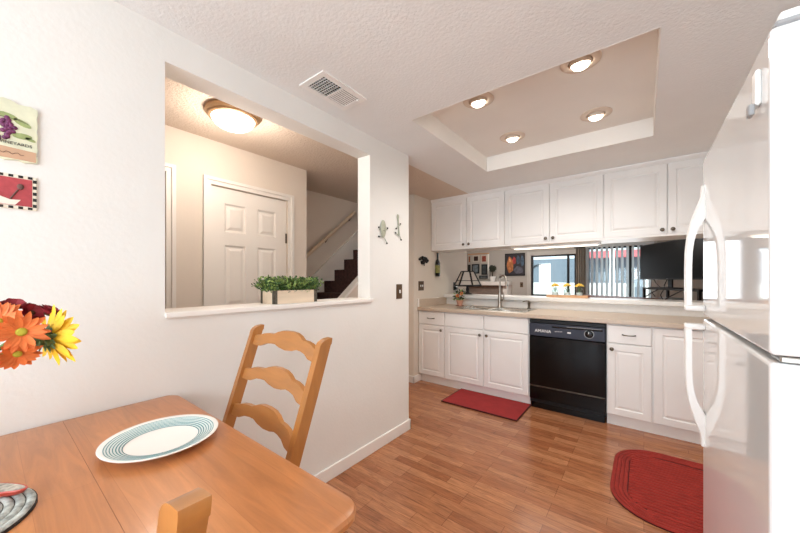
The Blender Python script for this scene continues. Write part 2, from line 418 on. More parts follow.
# hall ceiling light
lx, ly = -2.08, .968
hl = root('ceiling_light', (lx, ly, H), 'glowing frosted dome ceiling light with tan ring in the hall', 'ceiling light')
obj('ring', B().lathe([(0.1584, 0.0000), (0.1602, -0.0184), (0.1496, -0.0294), (0.1426, -0.0313), (0.1408, -0.0423), (0.1302, -0.0460), (0.1250, -0.0414), (0.1250, 0.0000)], (lx, ly, H), 40), MT['bronze'], hl, 40)
obj('dome', B().lathe([(0.1250, -0.0423), (0.1223, -0.0534), (0.1118, -0.0708), (0.0915, -0.0865), (0.0616, -0.0984), (0.0290, -0.1040), (0.0009, -0.1058)], (lx, ly, H), 40), MT['dome'], hl, 60)
obj('finial', B().lathe([(0.0009, -0.1049), (0.0088, -0.1058), (0.0106, -0.1113), (0.0053, -0.1178), (0.0009, -0.1196)], (lx, ly, H), 12), MT['bronze'], hl, 60)
light('hall_lamp', 'POINT', (lx, ly, H - .2), 10, (1, .87, .76), shadow_soft_size=.1)
# planter on the sill
pz = 1.1465
pr = root('boxwood_planter', (-1.71, 1.13, pz), 'pale wooden box planter of green boxwood standing on the pass-through sill', 'planter')
PX0, PX1, PY0, PY1, PH = -1.775, -1.64, .984, 1.276, .076
b = B(); b.frame(lambda a, c, d: (a, c, d), PX0, PX1, PY0, PY1, .01, pz, pz + PH); b.box(PX0 + .011, PX1 - .011, PY0 + .011, PY1 - .011, pz + .001, pz + PH - .014)
obj('box', b, MT['lightwood'], pr)
for sx in (PX0, PX1):
    for syy in (PY0, PY1):
        dx = .016 if sx == PX0 else -.016; dy = .02 if syy == PY0 else -.02
        ox = -.002 if sx == PX0 else .002; oy = -.002 if syy == PY0 else .002
        b = B(); b.prism([(sx + ox, syy + oy), (sx + dx, syy + oy), (sx + dx, syy - oy * .1), (sx - ox * .1, syy - oy * .1), (sx - ox * .1, syy + dy), (sx + ox, syy + dy)], lambda a, c: (a, c, pz + .0005), lambda a, c: (a, c, pz + PH + .001))
        obj('metal_corner', b, MT['rustmetal'], pr)
rnd = random.Random(4)
def leafy(b, c, d, size, wide=.5):
    """one small folded leaf at c pointing along d"""
    d = V(d).normalized(); s_ = d.cross(V((rnd.uniform(-1, 1), rnd.uniform(-1, 1), rnd.uniform(-1, 1)))).normalized(); n = s_.cross(d)
    c = V(c); q = size
    vs = [b.bm.verts.new(b.M @ p) for p in (c, c + d * q * .5 + s_ * q * wide * .5, c + d * q + n * q * .1, c + d * q * .5 - s_ * q * wide * .5)]
    m_ = b.bm.verts.new(b.M @ (c + d * q * .5 - n * q * .08))
    for i in range(4):
        fce = b.bm.faces.new((vs[i], vs[(i + 1) % 4], m_)); fce.material_index = b.mi
b = B()
for i in range(520):
    x = rnd.uniform(PX0 + .012, PX1 - .012); y = rnd.uniform(PY0 + .01, PY1 - .01)
    fx, fy = (x - (PX0 + PX1) / 2), (y - (PY0 + PY1) / 2)
    L = rnd.uniform(.045, .095); tip = V((x + fx * .6 + rnd.uniform(-.02, .02), y + fy * .30 + rnd.uniform(-.03, .03), pz + PH - .02 + L))
    base = V((x, y, pz + PH - .02))
    b.mi = 0; b.tube([base, base.lerp(tip, .5) + V((0, 0, .005)), tip], .0009, 4)
    for j in range(11):
        q = base.lerp(tip, .1 + .9 * j / 10); b.mi = 1 if (rnd.random() < .3 + .25 * (j / 10)) else 0
        leafy(b, q, (rnd.uniform(-1, 1), rnd.uniform(-1, 1), rnd.uniform(-.1, 1.1)), rnd.uniform(.010, .019), .8)
fo = obj('foliage', b, [MT['leaf'], MT['leaf2']], pr); fo['kind'] = 'stuff'

# ---------------------------------------------------------------- wall pieces on the left wall
WX = XL
def wall_poly(pts, x0, x1):   # pts (y,z)
    return B().prism(pts, lambda a, c: (x0, a, c), lambda a, c: (x1, a, c))
sg = root('vineyard_sign', (WX, .0, 1.75), 'pale vineyard sign with purple grapes high on the left wall', 'sign')
yL, yR, zT, zB_ = -.115, .107, 1.845, 1.667
edge = [(yL + i * (yR - yL) / 16, zB_ + .003 * math.sin(i * 2.1)) for i in range(17)] + [(yR + .002 * math.sin(i * 2.4), zB_ + i * (zT - zB_) / 12) for i in range(1, 12)] + [(yR - i * (yR - yL) / 16, zT + .004 * math.sin(i * 1.7) + .012 * math.sin(PI * i / 16)) for i in range(17)]
m_sign = mat('cream_sign_board', 'DCDCC0', .7, var=.08, vscale=25)
obj('board', wall_poly(edge, WX, WX + .008), m_sign, sg)
obj('tan_band', wall_poly([(yL + .003, zB_ + .004), (yR - .003, zB_ + .004), (yR - .003, zB_ + .036), (yL + .003, zB_ + .046)], WX + .008, WX + .0092), mat('tan_band', 'C9A385', .7), sg)
b = B()
for i in range(46):
    r_ = rnd.random() ** .5; q = rnd.random() * 2 * PI
    cz = 1.765 + r_ * .042 * math.sin(q); cy = .022 + r_ * .040 * math.cos(q) * (1 - max(0, 1.765 - cz) * 8 + 0)
    b.sphere((WX + .009, cy, cz), .0065, 8, 6, (.6, 1, 1))
obj('grape_bunch', b, mat('purple_grape', '6E2F5A', .5, var=.3, vscale=90), sg, 60)
b = B()
for cy, cz, L, ang in ((.045, 1.803, .036, -.2), (.075, 1.790, .034, -.45), (.075, 1.748, .036, .1), (.0, 1.812, .04, .2), (-.06, 1.79, .04, .5), (.092, 1.742, .02, -.3)):
    pts = []
    for i in range(12):
        q = i / 12 * 2 * PI; px, pz_ = L * .6 * math.cos(q), L * .26 * math.sin(q)
        pts.append((cy + px * math.cos(ang) - pz_ * math.sin(ang), cz + px * math.sin(ang) + pz_ * math.cos(ang)))
    b.prism(pts, lambda a, c: (WX + .008, a, c), lambda a, c: (WX + .0096, a, c))
obj('vine_leaf', b, mat('sage_leaf_paint', '97A46C', .7, var=.2, vscale=40), sg)
obj('vine_line', B().tube([(WX + .0095, yL + .01 + i * .012, 1.82 - i * .0018 + .003 * math.sin(i)) for i in range(17)], .0009, 6), mat('vine_ink', '5E5A48', .7), sg)
text('lettering', 'VINEYARDS', .013, basis((WX + .0088, .062, 1.716), (0, 1, 0), (0, 0, 1), (1, 0, 0)), mat('sign_ink', '55504A', .7), sg)
b = B()
b.tube([(WX + .0098, -.06 + i * .006, 1.688 + .004 * math.sin(i * 1.9)) for i in range(24)], .0009, 5)
b.lathe([(.012, 0), (.012, .001), (.009, .001)], (WX + .0092, .012, 1.69), 16, Matrix.Rotation(PI / 2, 3, 'Y'))
obj('scrollwork', b, mat('sign_ink_brown', '7A5A48', .7), sg)

sg = root('chef_sign', (WX, .0, 1.57), 'small red sign with black checked edge below the grape sign on the left wall', 'sign')
yL, yR, zT, zB_ = -.115, .107, 1.622, 1.512
obj('board', B().box(WX, WX + .006, yL, yR, zB_, zT, .002), mat('cream_sign_edge', 'EBE3D0', .7), sg)
b = B(); n = 22; cs = (yR - yL) / n
for i in range(0, n, 2):
    b.box(WX + .006, WX + .0068, yL + i * cs, yL + (i + 1) * cs, zT - .009, zT - .001); b.box(WX + .006, WX + .0068, yL + i * cs, yL + (i + 1) * cs, zB_ + .001, zB_ + .009)
for i in range(1, 11, 2):
    z = zB_ + i * .01; b.box(WX + .006, WX + .0068, yR - .0095, yR - .001, z, z + .01); b.box(WX + .006, WX + .0068, yL + .001, yL + .0095, z, z + .01)
obj('check_border', b, mat('check_black', '1C1714', .6), sg)
obj('red_field', B().box(WX + .006, WX + .0072, yL + .011, yR - .011, zB_ + .011, zT - .011), mat('brick_red_paint', 'B2474C', .7, var=.15, vscale=50), sg)
obj('white_sleeve', wall_poly([(-.10, zB_ + .012), (.06, zB_ + .012), (.072, zB_ + .03), (.05, zB_ + .028), (.03, zB_ + .036), (.0, zB_ + .045), (-.03, zB_ + .06), (-.09, zB_ + .075), (-.1, zB_ + .05)], WX + .0072, WX + .0084), mat('white_paint', 'EDE2D4', .7), sg)
obj('yellow_scarf', wall_poly([(-.02, zB_ + .055), (.012, zB_ + .066), (.0, zB_ + .085), (-.03, zB_ + .09)], WX + .0084, WX + .0092), mat('pale_yellow_paint', 'E2CB6A', .7), sg)
b = B(); b.tube([(WX + .0085, .05, zB_ + .03), (WX + .0085, .066, zB_ + .062)], .0022, 6); b.sphere((WX + .0085, .071, zB_ + .072), .0095, 12, 8, (.3, .8, 1))
obj('painted_ladle', b, mat('ladle_paint', '6A4A44', .7), sg, 50)

def limb(b, pts, r=.0022): b.tube(pts, r, 6)
def figure(name, cy, cz, label, kind):
    rt = root(name, (WX, cy, cz), label, 'wall ornament')
    x = WX + .008
    b = B()
    if kind == 'oval':
        R = Matrix.Rotation(PI / 2, 3, 'Y')
        b.sphere((x, cy, cz + .012), .031, 20, 14, (.25, 1, 2.25))
        body = obj('plate_body', b, MT['decor'], rt, 60)
        obj('face', B().tube([(x + .008, cy - .008 + .016 * i / 8, cz + .0 - .006 * math.sin(PI * i / 8)) for i in range(9)], .0012, 5), MT['iron'], rt)
        L = [[(x, cy - .028, cz + .01), (x, cy - .045, cz + .0), (x, cy - .05, cz + .018)], [(x, cy + .028, cz + .015), (x, cy + .046, cz + .008), (x, cy + .052, cz + .024)],
             [(x, cy - .012, cz - .055), (x, cy - .035, cz - .05), (x, cy - .05, cz - .052)], [(x, cy + .012, cz - .055), (x, cy + .03, cz - .075), (x, cy + .045, cz - .095)]]
    else:
        b.tube([(x, cy - .008, cz + .1), (x, cy - .004, cz + .05), (x, cy + .002, cz + .0), (x, cy + .004, cz - .055)], [.008, .006, .006, .01], 10, flat=.6)
        b.sphere((x, cy - .008, cz + .098), .014, 12, 8, (.4, 1, 1.6))
        body = obj('spoon_body', b, MT['decor'], rt, 60)
        L = [[(x, cy, cz + .04), (x, cy + .02, cz + .028), (x, cy + .026, cz + .045)], [(x, cy, cz + .03), (x, cy - .02, cz + .01), (x, cy - .03, cz - .0)],
             [(x, cy + .002, cz - .05), (x, cy - .02, cz - .045), (x, cy - .038, cz - .035)], [(x, cy + .004, cz - .05), (x, cy + .022, cz - .062), (x, cy + .035, cz - .085)]]
    for i, l in enumerate(L):
        a = obj('arm' if i < 2 else 'leg', B().tube(l, .0028, 6), MT['decor'], rt)
        obj('hand' if i < 2 else 'foot', B().sphere(l[-1], .0075, 10, 6, (.8, 1, .9)), MT['iron'], a, 60)
figure('wall_figure', 1.873, 1.665, 'oval grey plate figure with wire limbs hung on the wall beside the pass-through', 'oval')
figure('wall_figure', 2.066, 1.70, 'slim grey spoon figure with wire limbs on the wall near the kitchen corner', 'spoon')
def switch_plate(y, z, x, ys, hw, label, cat, kind):
    rt = root('light_switch' if kind == 'toggle' else 'wall_outlet', (x, y, z), label, cat)
    obj('cover_plate', B().box(x, x + .006, y - hw, y + hw, z - .06, z + .06, .002), MT['brass'] if kind != 'black' else MT['blackpl'], rt)
    for yy in ys:
        if kind == 'toggle': obj('toggle', B().box(x + .006, x + .016, yy - .008, yy + .008, z - .014, z + .014, .003), MT['whitepl'], rt)
        else: obj('socket', B().box(x + .006, x + .012, yy - .014, yy + .014, z - .03, z + .03, .003), MT['blackpl'], rt)
    return rt
switch_plate(2.082, 1.187, WX, (2.082,), .038, 'bronze single switch plate with white toggle at the end of the left wall', 'switch', 'toggle')
switch_plate(3.41, 1.205, XS, (3.388, 3.432), .06, 'bronze double switch plate above the left end of the kitchen counter', 'switch', 'toggle')
rt = switch_plate(4.32, 1.185, XS, (4.32,), .036, 'black outlet with plug on the beige wall behind the small potted flower', 'outlet', 'black')
obj('plug', B().box(XS + .012, XS + .04, 4.30, 4.345, 1.135, 1.175, .005), MT['blackpl'], rt)
obj('cord', B().tube([(XS + .03, 4.32, 1.16), (XS + .05, 4.4, 1.13), (XS + .07, 4.5, 1.0), (XS + .05, 4.55, .5), (XS + .03, 4.56, .02)], .003, 6), MT['blackpl'], rt)
# iron grapes and bottle plaque on the return wall
rt = root('grape_ornament', (XS, 3.46, 1.53), 'dark iron grape cluster ornament on the beige wall beside the upper cabinets', 'wall ornament')
b = B()
for i in range(30):
    q = rnd.random() * 2 * PI; r_ = rnd.random() ** .5
    b.sphere((XS + .012, 3.46 + (.1 * r_ * math.cos(q)), 1.535 + .045 * r_ * math.sin(q)), .017, 8, 6)
obj('grapes', b, MT['iron'], rt, 60)
b = B()
for a, c, e_ in ((-.06, .04, 2.2), (.03, .045, .8), (.07, .0, 0)):
    pts = [(3.46 + a + .026 * math.cos(i / 10 * 2 * PI) * (1 + .25 * math.cos(i * 3)), 1.53 + c * .7 + .02 * math.sin(i / 10 * 2 * PI)) for i in range(10)]
    b.prism(pts, lambda p, q: (XS + .004, p, q), lambda p, q: (XS + .008, p, q))
b.tube([(XS + .006, 3.46, 1.55), (XS + .006, 3.44, 1.58), (XS + .006, 3.40, 1.575)], .003, 6)
b.tube([(XS + .01, 3.47, 1.5), (XS + .01, 3.475, 1.465)], .006, 6)
obj('vine', b, MT['pewter'], rt)
rt = root('bottle_plaque', (XS, 3.80, 1.49), 'dark wine bottle plaque with pale label hung under the left upper cabinet', 'wall ornament')
b = B(); b.lathe([(.001, -.155), (.038, -.155), (.04, -.15), (.04, .03), (.03, .06), (.014, .08), (.013, .15), (.016, .152), (.016, .165), (.001, .166)], (0, 0, 0), 24)
for v_ in b.bm.verts: v_.co = V((XS + .015 + v_.co.x * .35, 3.805 + v_.co.y * 1.5, 1.485 + v_.co.z))
bo = obj('bottle_body', b, mat('dark_bottle_green', '1E1C12', .2), rt, 40)
b = B(); b.lathe([(.041, -.11), (.0415, -.11), (.0415, .0), (.041, .0)], (0, 0, 0), 24)
for v_ in b.bm.verts: v_.co = V((XS + .015 + v_.co.x * .36, 3.805 + v_.co.y * 1.5, 1.485 + v_.co.z))
lb = obj('bottle_label', b, mat('olive_bottle_label', '8A8A4A', .6, var=.4, vscale=40), rt)
obj('cork', B().cyl((XS + .015, 3.805, 1.651), (XS + .015, 3.805, 1.664), .006, seg=10), MT['traywood'], rt)

# ---------------------------------------------------------------- ceiling vent and recessed lights
vt = root('ceiling_vent', (-1.39, 1.19, H), 'white rectangular ceiling air vent with louvres beside the left wall', 'ceiling vent')
vx0, vx1, vy0, vy1 = -1.492, -1.290, 1.045, 1.370
b = B()
b.frame(lambda a, c, d: (a, c, d), vx0, vx1, vy0, vy1, .032, H - .007, H - .0003)
ym = (vy0 + vy1) / 2; b.box(vx0 + .033, vx1 - .033, ym - .006, ym + .006, H - .0065, H - .002)
obj('frame', b, MT['whitepl'], vt)
obj('backing', B().box(vx0 + .02, vx1 - .02, vy0 + .02, vy1 - .02, H - .0015, H - .0002), MT['black_hole'], vt)
for i in range(9):
    x = vx0 + .042 + i * .0158
    for (ya, yb, tl) in ((vy0 + .032, ym - .006, .95), (ym + .006, vy1 - .032, .12)):
        b = B(); b.M = Matrix.Translation((x, 0, H - .005)) @ Matrix.Rotation(tl, 4, 'Y')
        b.box(-.0065, .0065, ya + .0005, yb - .0005, -.0006, .0006); obj('slat', b, MT['whitepl'], vt)
for i in range(6):
    y = vy0 + .042 + i * .0175; obj('divider', B().box(vx0 + .034, vx1 - .034, y, y + .0025, H - .009, H - .0066), MT['whitepl'], vt)
obj('lever', B().box(vx1 - .05, vx1 - .042, vy1 - .04, vy1 - .028, H - .016, H - .008), MT['whitepl'], vt)

def q_(u, v, z):
    k = (u - 400) / 318.4; s_, c_ = math.sin(.6535), math.cos(.6535)
    t = (z - CAMH) / ((279.6 - v) / 318.4); return ((-s_ + c_ * k) * t, (c_ + s_ * k) * t)
cans = [((-.885, 2.02), 'largest looking recessed eyeball light in the ceiling tray, at its near left corner'),
        ((-.30, 2.02), 'recessed eyeball light at the near right corner of the ceiling tray, beside the fridge'),
        ((-.95, 2.72), 'recessed eyeball light at the far left corner of the ceiling tray'),
        ((-.33, 2.66), 'recessed eyeball light at the far right corner of the ceiling tray, nearest the cabinets')]
CANPX = [(481, 103), (580, 67), (511, 135), (594, 112)]
CAN = [(-0.880, 2.011), (-0.277, 1.995), (-0.878, 2.700), (-0.276, 2.700)]
LB = ['round recessed eyeball light at the near left corner of the ceiling tray',
      'largest looking recessed eyeball light, at the near right corner of the ceiling tray',
      'smallest looking recessed eyeball light, at the far left corner of the ceiling tray',
      'recessed eyeball light at the far right corner of the ceiling tray, nearest the cabinets']
first = None
for (x, y), lb_ in zip(CAN, LB):
    if first is None:
        r0 = root('recessed_light', (x, y, TZ), lb_, 'ceiling light', 'eyeball lights in the ceiling tray')
        obj('trim_ring', B().lathe([(.1, 0), (.1, -.004), (.094, -.008), (.062, -.010), (.057, -.002), (.056, 0)], (x, y, TZ), 40), MT['canring'], r0, 40)
        R = Matrix.Rotation(.22, 3, 'X')
        ey = obj('eyeball', B().lathe([(.052, .01), (.0545, -.008), (.053, -.014), (.051, -.017), (.048, -.018), (.047, -.01), (.046, .01)], (x, y, TZ), 32, R), MT['canring'], r0, 60)
        obj('lamp_lens', B().lathe([(.047, -.012), (.044, -.024), (.034, -.036), (.018, -.043), (.001, -.045)], (x, y, TZ), 28, R), MT['bulb'], ey, 60)
        first = r0
    else:
        r0 = copy_tree(first); r0.location = (x, y, TZ); r0['label'] = lb_
    light('can_lamp', 'SPOT', (x, y - .012, TZ - .06), 18, (1, .965, .92), (0.1, 0, 0), spot_size=math.radians(150), spot_blend=.7, shadow_soft_size=.04)

# ---------------------------------------------------------------- kitchen cabinets
YF = 3.345      # door faces of the base cabinets
def pull_knob(x, y, z, par):
    return obj('knob', B().lathe([(.006, 0), (.006, .012), (.015, .018), (.0165, .024), (.012, .03), (.001, .031)], (x, y, z), 16, Matrix.Rotation(PI / 2, 3, 'X')), MT['pewter'], par, 50)
def pull_bar(x, y, z, par):
    pts = [(x - .045, y, z), (x - .045, y - .018, z + .002), (x - .03, y - .026, z), (x, y - .029, z - .002), (x + .03, y - .026, z), (x + .045, y - .018, z + .002), (x + .045, y, z)]
    return obj('handle', B().tube(pts, [.006, .005, .005, .004, .005, .005, .006], 8), MT['pewter'], par, 50)
def pdoor(x0, x1, z0, z1, yf, par, knob=None):
    ins = .055
    d = obj('door', B().relief((x0, yf, z0), (1, 0, 0), (0, 0, 1), (0, -1, 0), x1 - x0, z1 - z0,
            [(0, -.003), (.003, 0), (ins, 0), (ins + .004, -.007), (ins + .011, -.008), (ins + .028, -.001), (ins + .031, -.001)], .018), MT['cab'], par)
    if knob: pull_knob(knob[0], yf, knob[1], d)
    return d
def pdrawer(x0, x1, z0, z1, yf, par, bar=True):
    d = obj('drawer' if bar else 'drawer_front', B().relief((x0, yf, z0), (1, 0, 0), (0, 0, 1), (0, -1, 0), x1 - x0, z1 - z0, [(0, -.005), (.004, -.001), (.008, 0), (.012, 0)], .018), MT['cab'], par)
    if bar: pull_bar((x0 + x1) / 2, yf, (z0 + z1) / 2, d)
    return d
def base(x0, x1, label, doors, drawers, fulld=None):
    c = root('base_cabinet', ((x0 + x1) / 2, 3.7, 0), label, 'cabinet')
    b = B()
    if fulld: b.box(x0, x1, YF + .019, 4.05, .10, .775); b.box(x0, x0 + .018, YF + .019, 4.05, .7755, .897); b.box(x1 - .018, x1, YF + .019, 4.05, .7755, .897); b.box(x0 + .0185, x1 - .0185, YF + .019, YF + .037, .7755, .897)
    else: b.box(x0, x1, YF + .019, 4.05, .10, .897)
    obj('body', b, MT['cab'], c)
    obj('toe_kick', B().box(x0, x1, YF + .05, YF + .065, 0.0, .10), MT['cab'], c)
    for d in drawers: pdrawer(*d[:4], YF, c, d[4])
    for d in doors: pdoor(*d[:4], YF, c, d[4])
    return c
g = .003
base(-2.268, -1.893, 'narrow white base cabinet with one drawer and door at the left end', [(-2.262, -1.897, .105, .722, (-1.932, .675))], [(-2.262, -1.897, .73, .888, True)])
base(-1.893, -.921, 'wide white double door sink base cabinet behind the small red rug', [(-1.888, -1.405, .105, .722, (-1.44, .672)), (-1.398, -.928, .105, .722, (-1.362, .672))],
     [(-1.888, -1.405, .73, .888, False), (-1.398, -.928, .73, .888, False)], True)
base(-.262, .058, 'white base cabinet with one drawer and door just right of the black dishwasher', [(-.254, .052, .105, .722, (-.222, .68))], [(-.254, .052, .73, .888, True)])
base(.058, .974, 'white corner base cabinet with tall panelled door partly behind the refrigerator handle', [(.066, .50, .105, .888, None), (.506, .968, .105, .888, None)], [])
# dishwasher
dw = root('dishwasher', (-.59, 3.7, 0), 'black built-in dishwasher with slate control panel and round dial', 'dishwasher')
X0, X1 = -.915, -.268
obj('body', B().box(X0, X1, YF + .02, 3.98, .06, .892), MT['blackpl'], dw)
obj('kick_plate', B().box(X0 + .01, X1 - .01, YF + .03, YF + .05, .0, .095), MT['black'], dw)
obj('lower_panel', B().box(X0 + .002, X1 - .002, YF - .004, YF + .018, .10, .222, .003), MT['black'], dw)
obj('door', B().box(X0 + .002, X1 - .002, YF - .012, YF + .018, .238, .725, .004), MT['black'], dw)
obj('chrome_strip', B().box(X0 + .004, X1 - .004, YF - .008, YF + .01, .224, .236, .002), MT['pewter'], dw)
cp = obj('control_panel', B().box(X0 + .002, X1 - .002, YF - .02, YF + .018, .73, .852, .005), MT['navy'], dw)
obj('top_rail', B().box(X0 + .002, X1 - .002, YF - .012, YF + .018, .857, .89, .003), MT['blackpl'], dw)
obj('vent_slot', B().box(X0 + .21, X1 - .02, YF - .0225, YF - .0195, .822, .836), MT['black'], cp)
obj('latch_strip', B().box(X0 + .34, X1 - .03, YF - .0225, YF - .0195, .838, .842), MT['greypl'], cp)
text('brand_lettering', 'AMANA', .042, basis((X0 + .13, YF - .0205, .768), (1, 0, 0), (0, 0, 1), (0, -1, 0)), MT['whitepl'], cp)
text('small_lettering', 'HEATED DRY', .011, basis((X0 + .27, YF - .0205, .785), (1, 0, 0), (0, 0, 1), (0, -1, 0)), MT['whitepl'], cp)
b = B(); b.box(X0 + .345, X0 + .375, YF - .0215, YF - .0195, .78, .792)
obj('button', b, MT['whitepl'], cp)
dl = obj('dial', B().lathe([(.033, 0), (.033, .006), (.026, .008), (.024, .022), (.001, .024)], (X1 - .125, YF - .02, .79), 28, Matrix.Rotation(PI / 2, 3, 'X')), MT['black'], cp, 40)
obj('dial_ring', B().lathe([(.040, 0), (.040, .001), (.034, .001), (.034, 0)], (X1 - .125, YF - .0202, .79), 28, Matrix.Rotation(PI / 2, 3, 'X')), MT['greypl'], cp)
obj('dial_pointer', B().box(X1 - .127, X1 - .123, YF - .0455, YF - .0435, .795, .812), MT['whitepl'], dl)

# countertop with cut-out for the sink
SX0, SX1, SY0, SY1 = -1.82, -.99, 3.45, 3.95
CT = .938
ct = root('countertop', (-.65, 3.68, CT), 'long beige laminate countertop running over the white base cabinets', 'countertop')
b = B(); zc0 = .8985
b.frame(lambda a, c, d: (a, c, d), XS + .001, XR - .002, 3.322, 4.055, (SX0 + .02 - XS, XR - SX1 + .02, SY0 + .02 - 3.322, 4.055 - SY1 + .02), zc0, CT)
bmesh.ops.remove_doubles(b.bm, verts=b.bm.verts, dist=1e-6); bmesh.ops.bevel(b.bm, geom=[e_ for e_ in b.bm.edges if all(abs(v_.co.y - 3.322) < 1e-5 for v_ in e_.verts)], offset=.006, segments=2, affect='EDGES')
obj('slab', b, MT['counter'], ct)
obj('side_splash', B().box(XS, XS + .02, 3.345, 4.04, CT, 1.04, .003), MT['counter'], ct)
obj('end_cap', B().box(XS, XS + .021, 3.318, 3.345, CT, 1.045, .003), MT['trim'], ct)
obj('backsplash', B().box(XS + .02, XR - .002, 4.04, 4.058, CT, 1.026, .001), MT['splash'], ct)
lg = obj('bar_ledge', B().box(XS + .002, XR - .002, 3.985, 4.36, 1.0285, 1.075, .006), MT['splash'])
tag(lg, 'white bar ledge capping the half wall behind the kitchen sink', 'ledge')

# sink
sk = root('kitchen_sink', (-1.4, 3.7, CT), 'stainless double bowl sink set into the beige countertop', 'sink')
b = B(); zr = CT + .004; xm = (SX0 + SX1) / 2
b.frame(lambda a, c, d: (a, c, d), SX0, SX1, SY0, SY1, (.035, .035, .035, .09), CT + .0003, zr); b.box(xm - .02, xm + .02, SY0 + .0355, SY1 - .0905, CT - .01, zr - .0005)
obj('rim', b, MT['steel'], sk)
for (a, c) in ((SX0 + .033, xm - .018), (xm + .018, SX1 - .033)):
    y0, y1 = SY0 + .033, SY1 - .088; b = B()
    def ring(i, z): return [(a + i, y0 + i, z), (c - i, y0 + i, z), (c - i, y1 - i, z), (a + i, y1 - i, z)]
    b.loops([ring(0, CT + .002), ring(.004, CT - .02), ring(.012, CT - .13), ring(.04, CT - .15)], False, True)
    bw_ = obj('bowl', b, MT['steel'], sk)
    obj('drain', B().lathe([(.04, 0), (.04, .003), (.02, .002), (.001, .001)], ((a + c) / 2, (y0 + y1) / 2, CT - .15), 20), MT['pewter'], bw_)
# faucet
fx, fy = -1.425, 3.905
fz = zr
fa = root('kitchen_faucet', (fx, fy, fz), 'tall brushed nickel gooseneck faucet rising behind the kitchen sink', 'faucet')
obj('base', B().lathe([(.03, 0), (.03, .008), (.024, .02), (.021, .06), (.024, .1), (.021, .14), (.015, .17), (.013, .19)], (fx, fy, fz), 24), MT['nickel'], fa, 40)
dx, dy = .93, -.36   # spout direction, over the right bowl
pts = [(fx, fy, fz + .17 + i * .03) for i in range(5)]
r_ = .046; cz = fz + .345
pts += [(fx + dx * (r_ - r_ * math.cos(q)), fy + dy * (r_ - r_ * math.cos(q)), cz + r_ * 1.1 * math.sin(q)) for q in [i * PI / 12 for i in range(0, 12)]]
e0 = V(pts[-1]); pts += [e0 + V((dx * .004, dy * .004, -.02)), e0 + V((dx * .008, dy * .008, -.045))]
obj('spout', B().tube(pts, .0115, 14), MT['nickel'], fa, 60)
e1 = V(pts[-1])
obj('spray_head', B().tube([e1 + V((0, 0, .01)), e1, e1 + V((dx * .006, dy * .006, -.05))], [.0125, .0155, .018], 16), MT['nickel'], fa, 40)
obj('handle', B().tube([(fx, fy, fz + .085), (fx + .035, fy - .02, fz + .09), (fx + .058, fy - .03, fz + .105), (fx + .062, fy - .03, fz + .15), (fx + .055, fy - .03, fz + .185)], [.014, .012, .009, .007, .006], 10), MT['nickel'], fa, 60)
sd = root('soap_dispenser', (-1.075, 3.905, fz), 'short nickel soap dispenser at the right back corner of the sink', 'soap dispenser')
sx_, sy_ = -1.075, 3.905
obj('base', B().lathe([(.022, 0), (.022, .006), (.014, .012), (.013, .05), (.016, .055), (.016, .075), (.008, .08)], (sx_, sy_, fz), 18), MT['pewter'], sd, 40)
obj('nozzle', B().tube([(sx_, sy_, fz + .075), (sx_ - .0, sy_, fz + .09), (sx_ - .03, sy_ - .02, fz + .092), (sx_ - .06, sy_ - .04, fz + .082)], .006, 8), MT['pewter'], sd, 60)
# potted flower on the counter
px_, py_ = -1.92, 3.80
pf = root('potted_flower', (px_, py_, CT), 'small terracotta pot of orange flowers on the counter left of the sink', 'potted plant')
obj('saucer', B().lathe([(.001, .0), (.05, 0), (.06, .006), (.05, .006), (.001, .005)], (px_, py_, CT), 24), MT['darkwood'], pf)
obj('pot', B().lathe([(.03, .006), (.042, .06), (.047, .062), (.047, .078), (.041, .078), (.038, .066), (.001, .06)], (px_, py_, CT), 24), MT['terracotta'], pf, 40)
b = B()
for i in range(120):
    q = rnd.random() * 2 * PI; rr = rnd.uniform(0, .06); z = rnd.uniform(.07, .2)
    b.mi = int(rnd.random() < .3)
    leafy(b, (px_ + rr * math.cos(q), py_ + rr * math.sin(q), CT + z), (math.cos(q), math.sin(q), rnd.uniform(-.2, 1)), rnd.uniform(.025, .05), .5)
for i in range(5):
    q = i * 1.3; b.mi = 0; b.tube([(px_, py_, CT + .06), (px_ + .03 * math.cos(q), py_ + .03 * math.sin(q), CT + .13), (px_ + .07 * math.cos(q), py_ + .07 * math.sin(q), CT + .23)], .002, 5)
obj('foliage', b, [mat('dark_pot_leaf', '33452A', .6, var=.3, vscale=60), MT['leaf2']], pf)
def petals(b, c, n_dir, R0, R1, n, wid, lift=.15, rng=None, droop=0, jit=.08):
    """ring of pointed petals around centre c facing n_dir"""
    rng = rng or rnd; N = V(n_dir).normalized(); A = N.orthogonal().normalized(); Bv = N.cross(A)
    for i in range(n):
        q = 2 * PI * i / n + rng.uniform(-jit, jit); d = A * math.cos(q) + Bv * math.sin(q); s_ = N.cross(d)
        L = (R1 - R0) * rng.uniform(.88, 1.08); lf = lift + rng.uniform(-.08, .08); prev = None
        prof = ((0, .35), (.25, .8), (.5, 1), (.75, .8), (.92, .35), (1, .03))
        for (u_, w_) in prof:
            p = V(c) + d * (R0 + L * u_) + N * (L * (lf * u_ - droop * u_ * u_)); hw = wid * w_ / 2
            row = [b.bm.verts.new(b.M @ (p - s_ * hw + N * hw * .35)), b.bm.verts.new(b.M @ p), b.bm.verts.new(b.M @ (p + s_ * hw + N * hw * .35))]
            if prev:
                for j in (0, 1):
                    fc = b.bm.faces.new((prev[j], prev[j + 1], row[j + 1], row[j])); fc.material_index = b.mi
            prev = row
for (ox, oy, oz) in ((-.01, -.045, .135), (.035, -.02, .165)):
    c_ = (px_ + ox, py_ + oy, CT + oz); b = B(); petals(b, c_, (.3, -1, .4), .006, .026, 10, .012)
    fl = obj('flower', b, MT['orange'], pf); obj('flower_centre', B().sphere(c_, .008, 10, 6), MT['brownc'], fl)

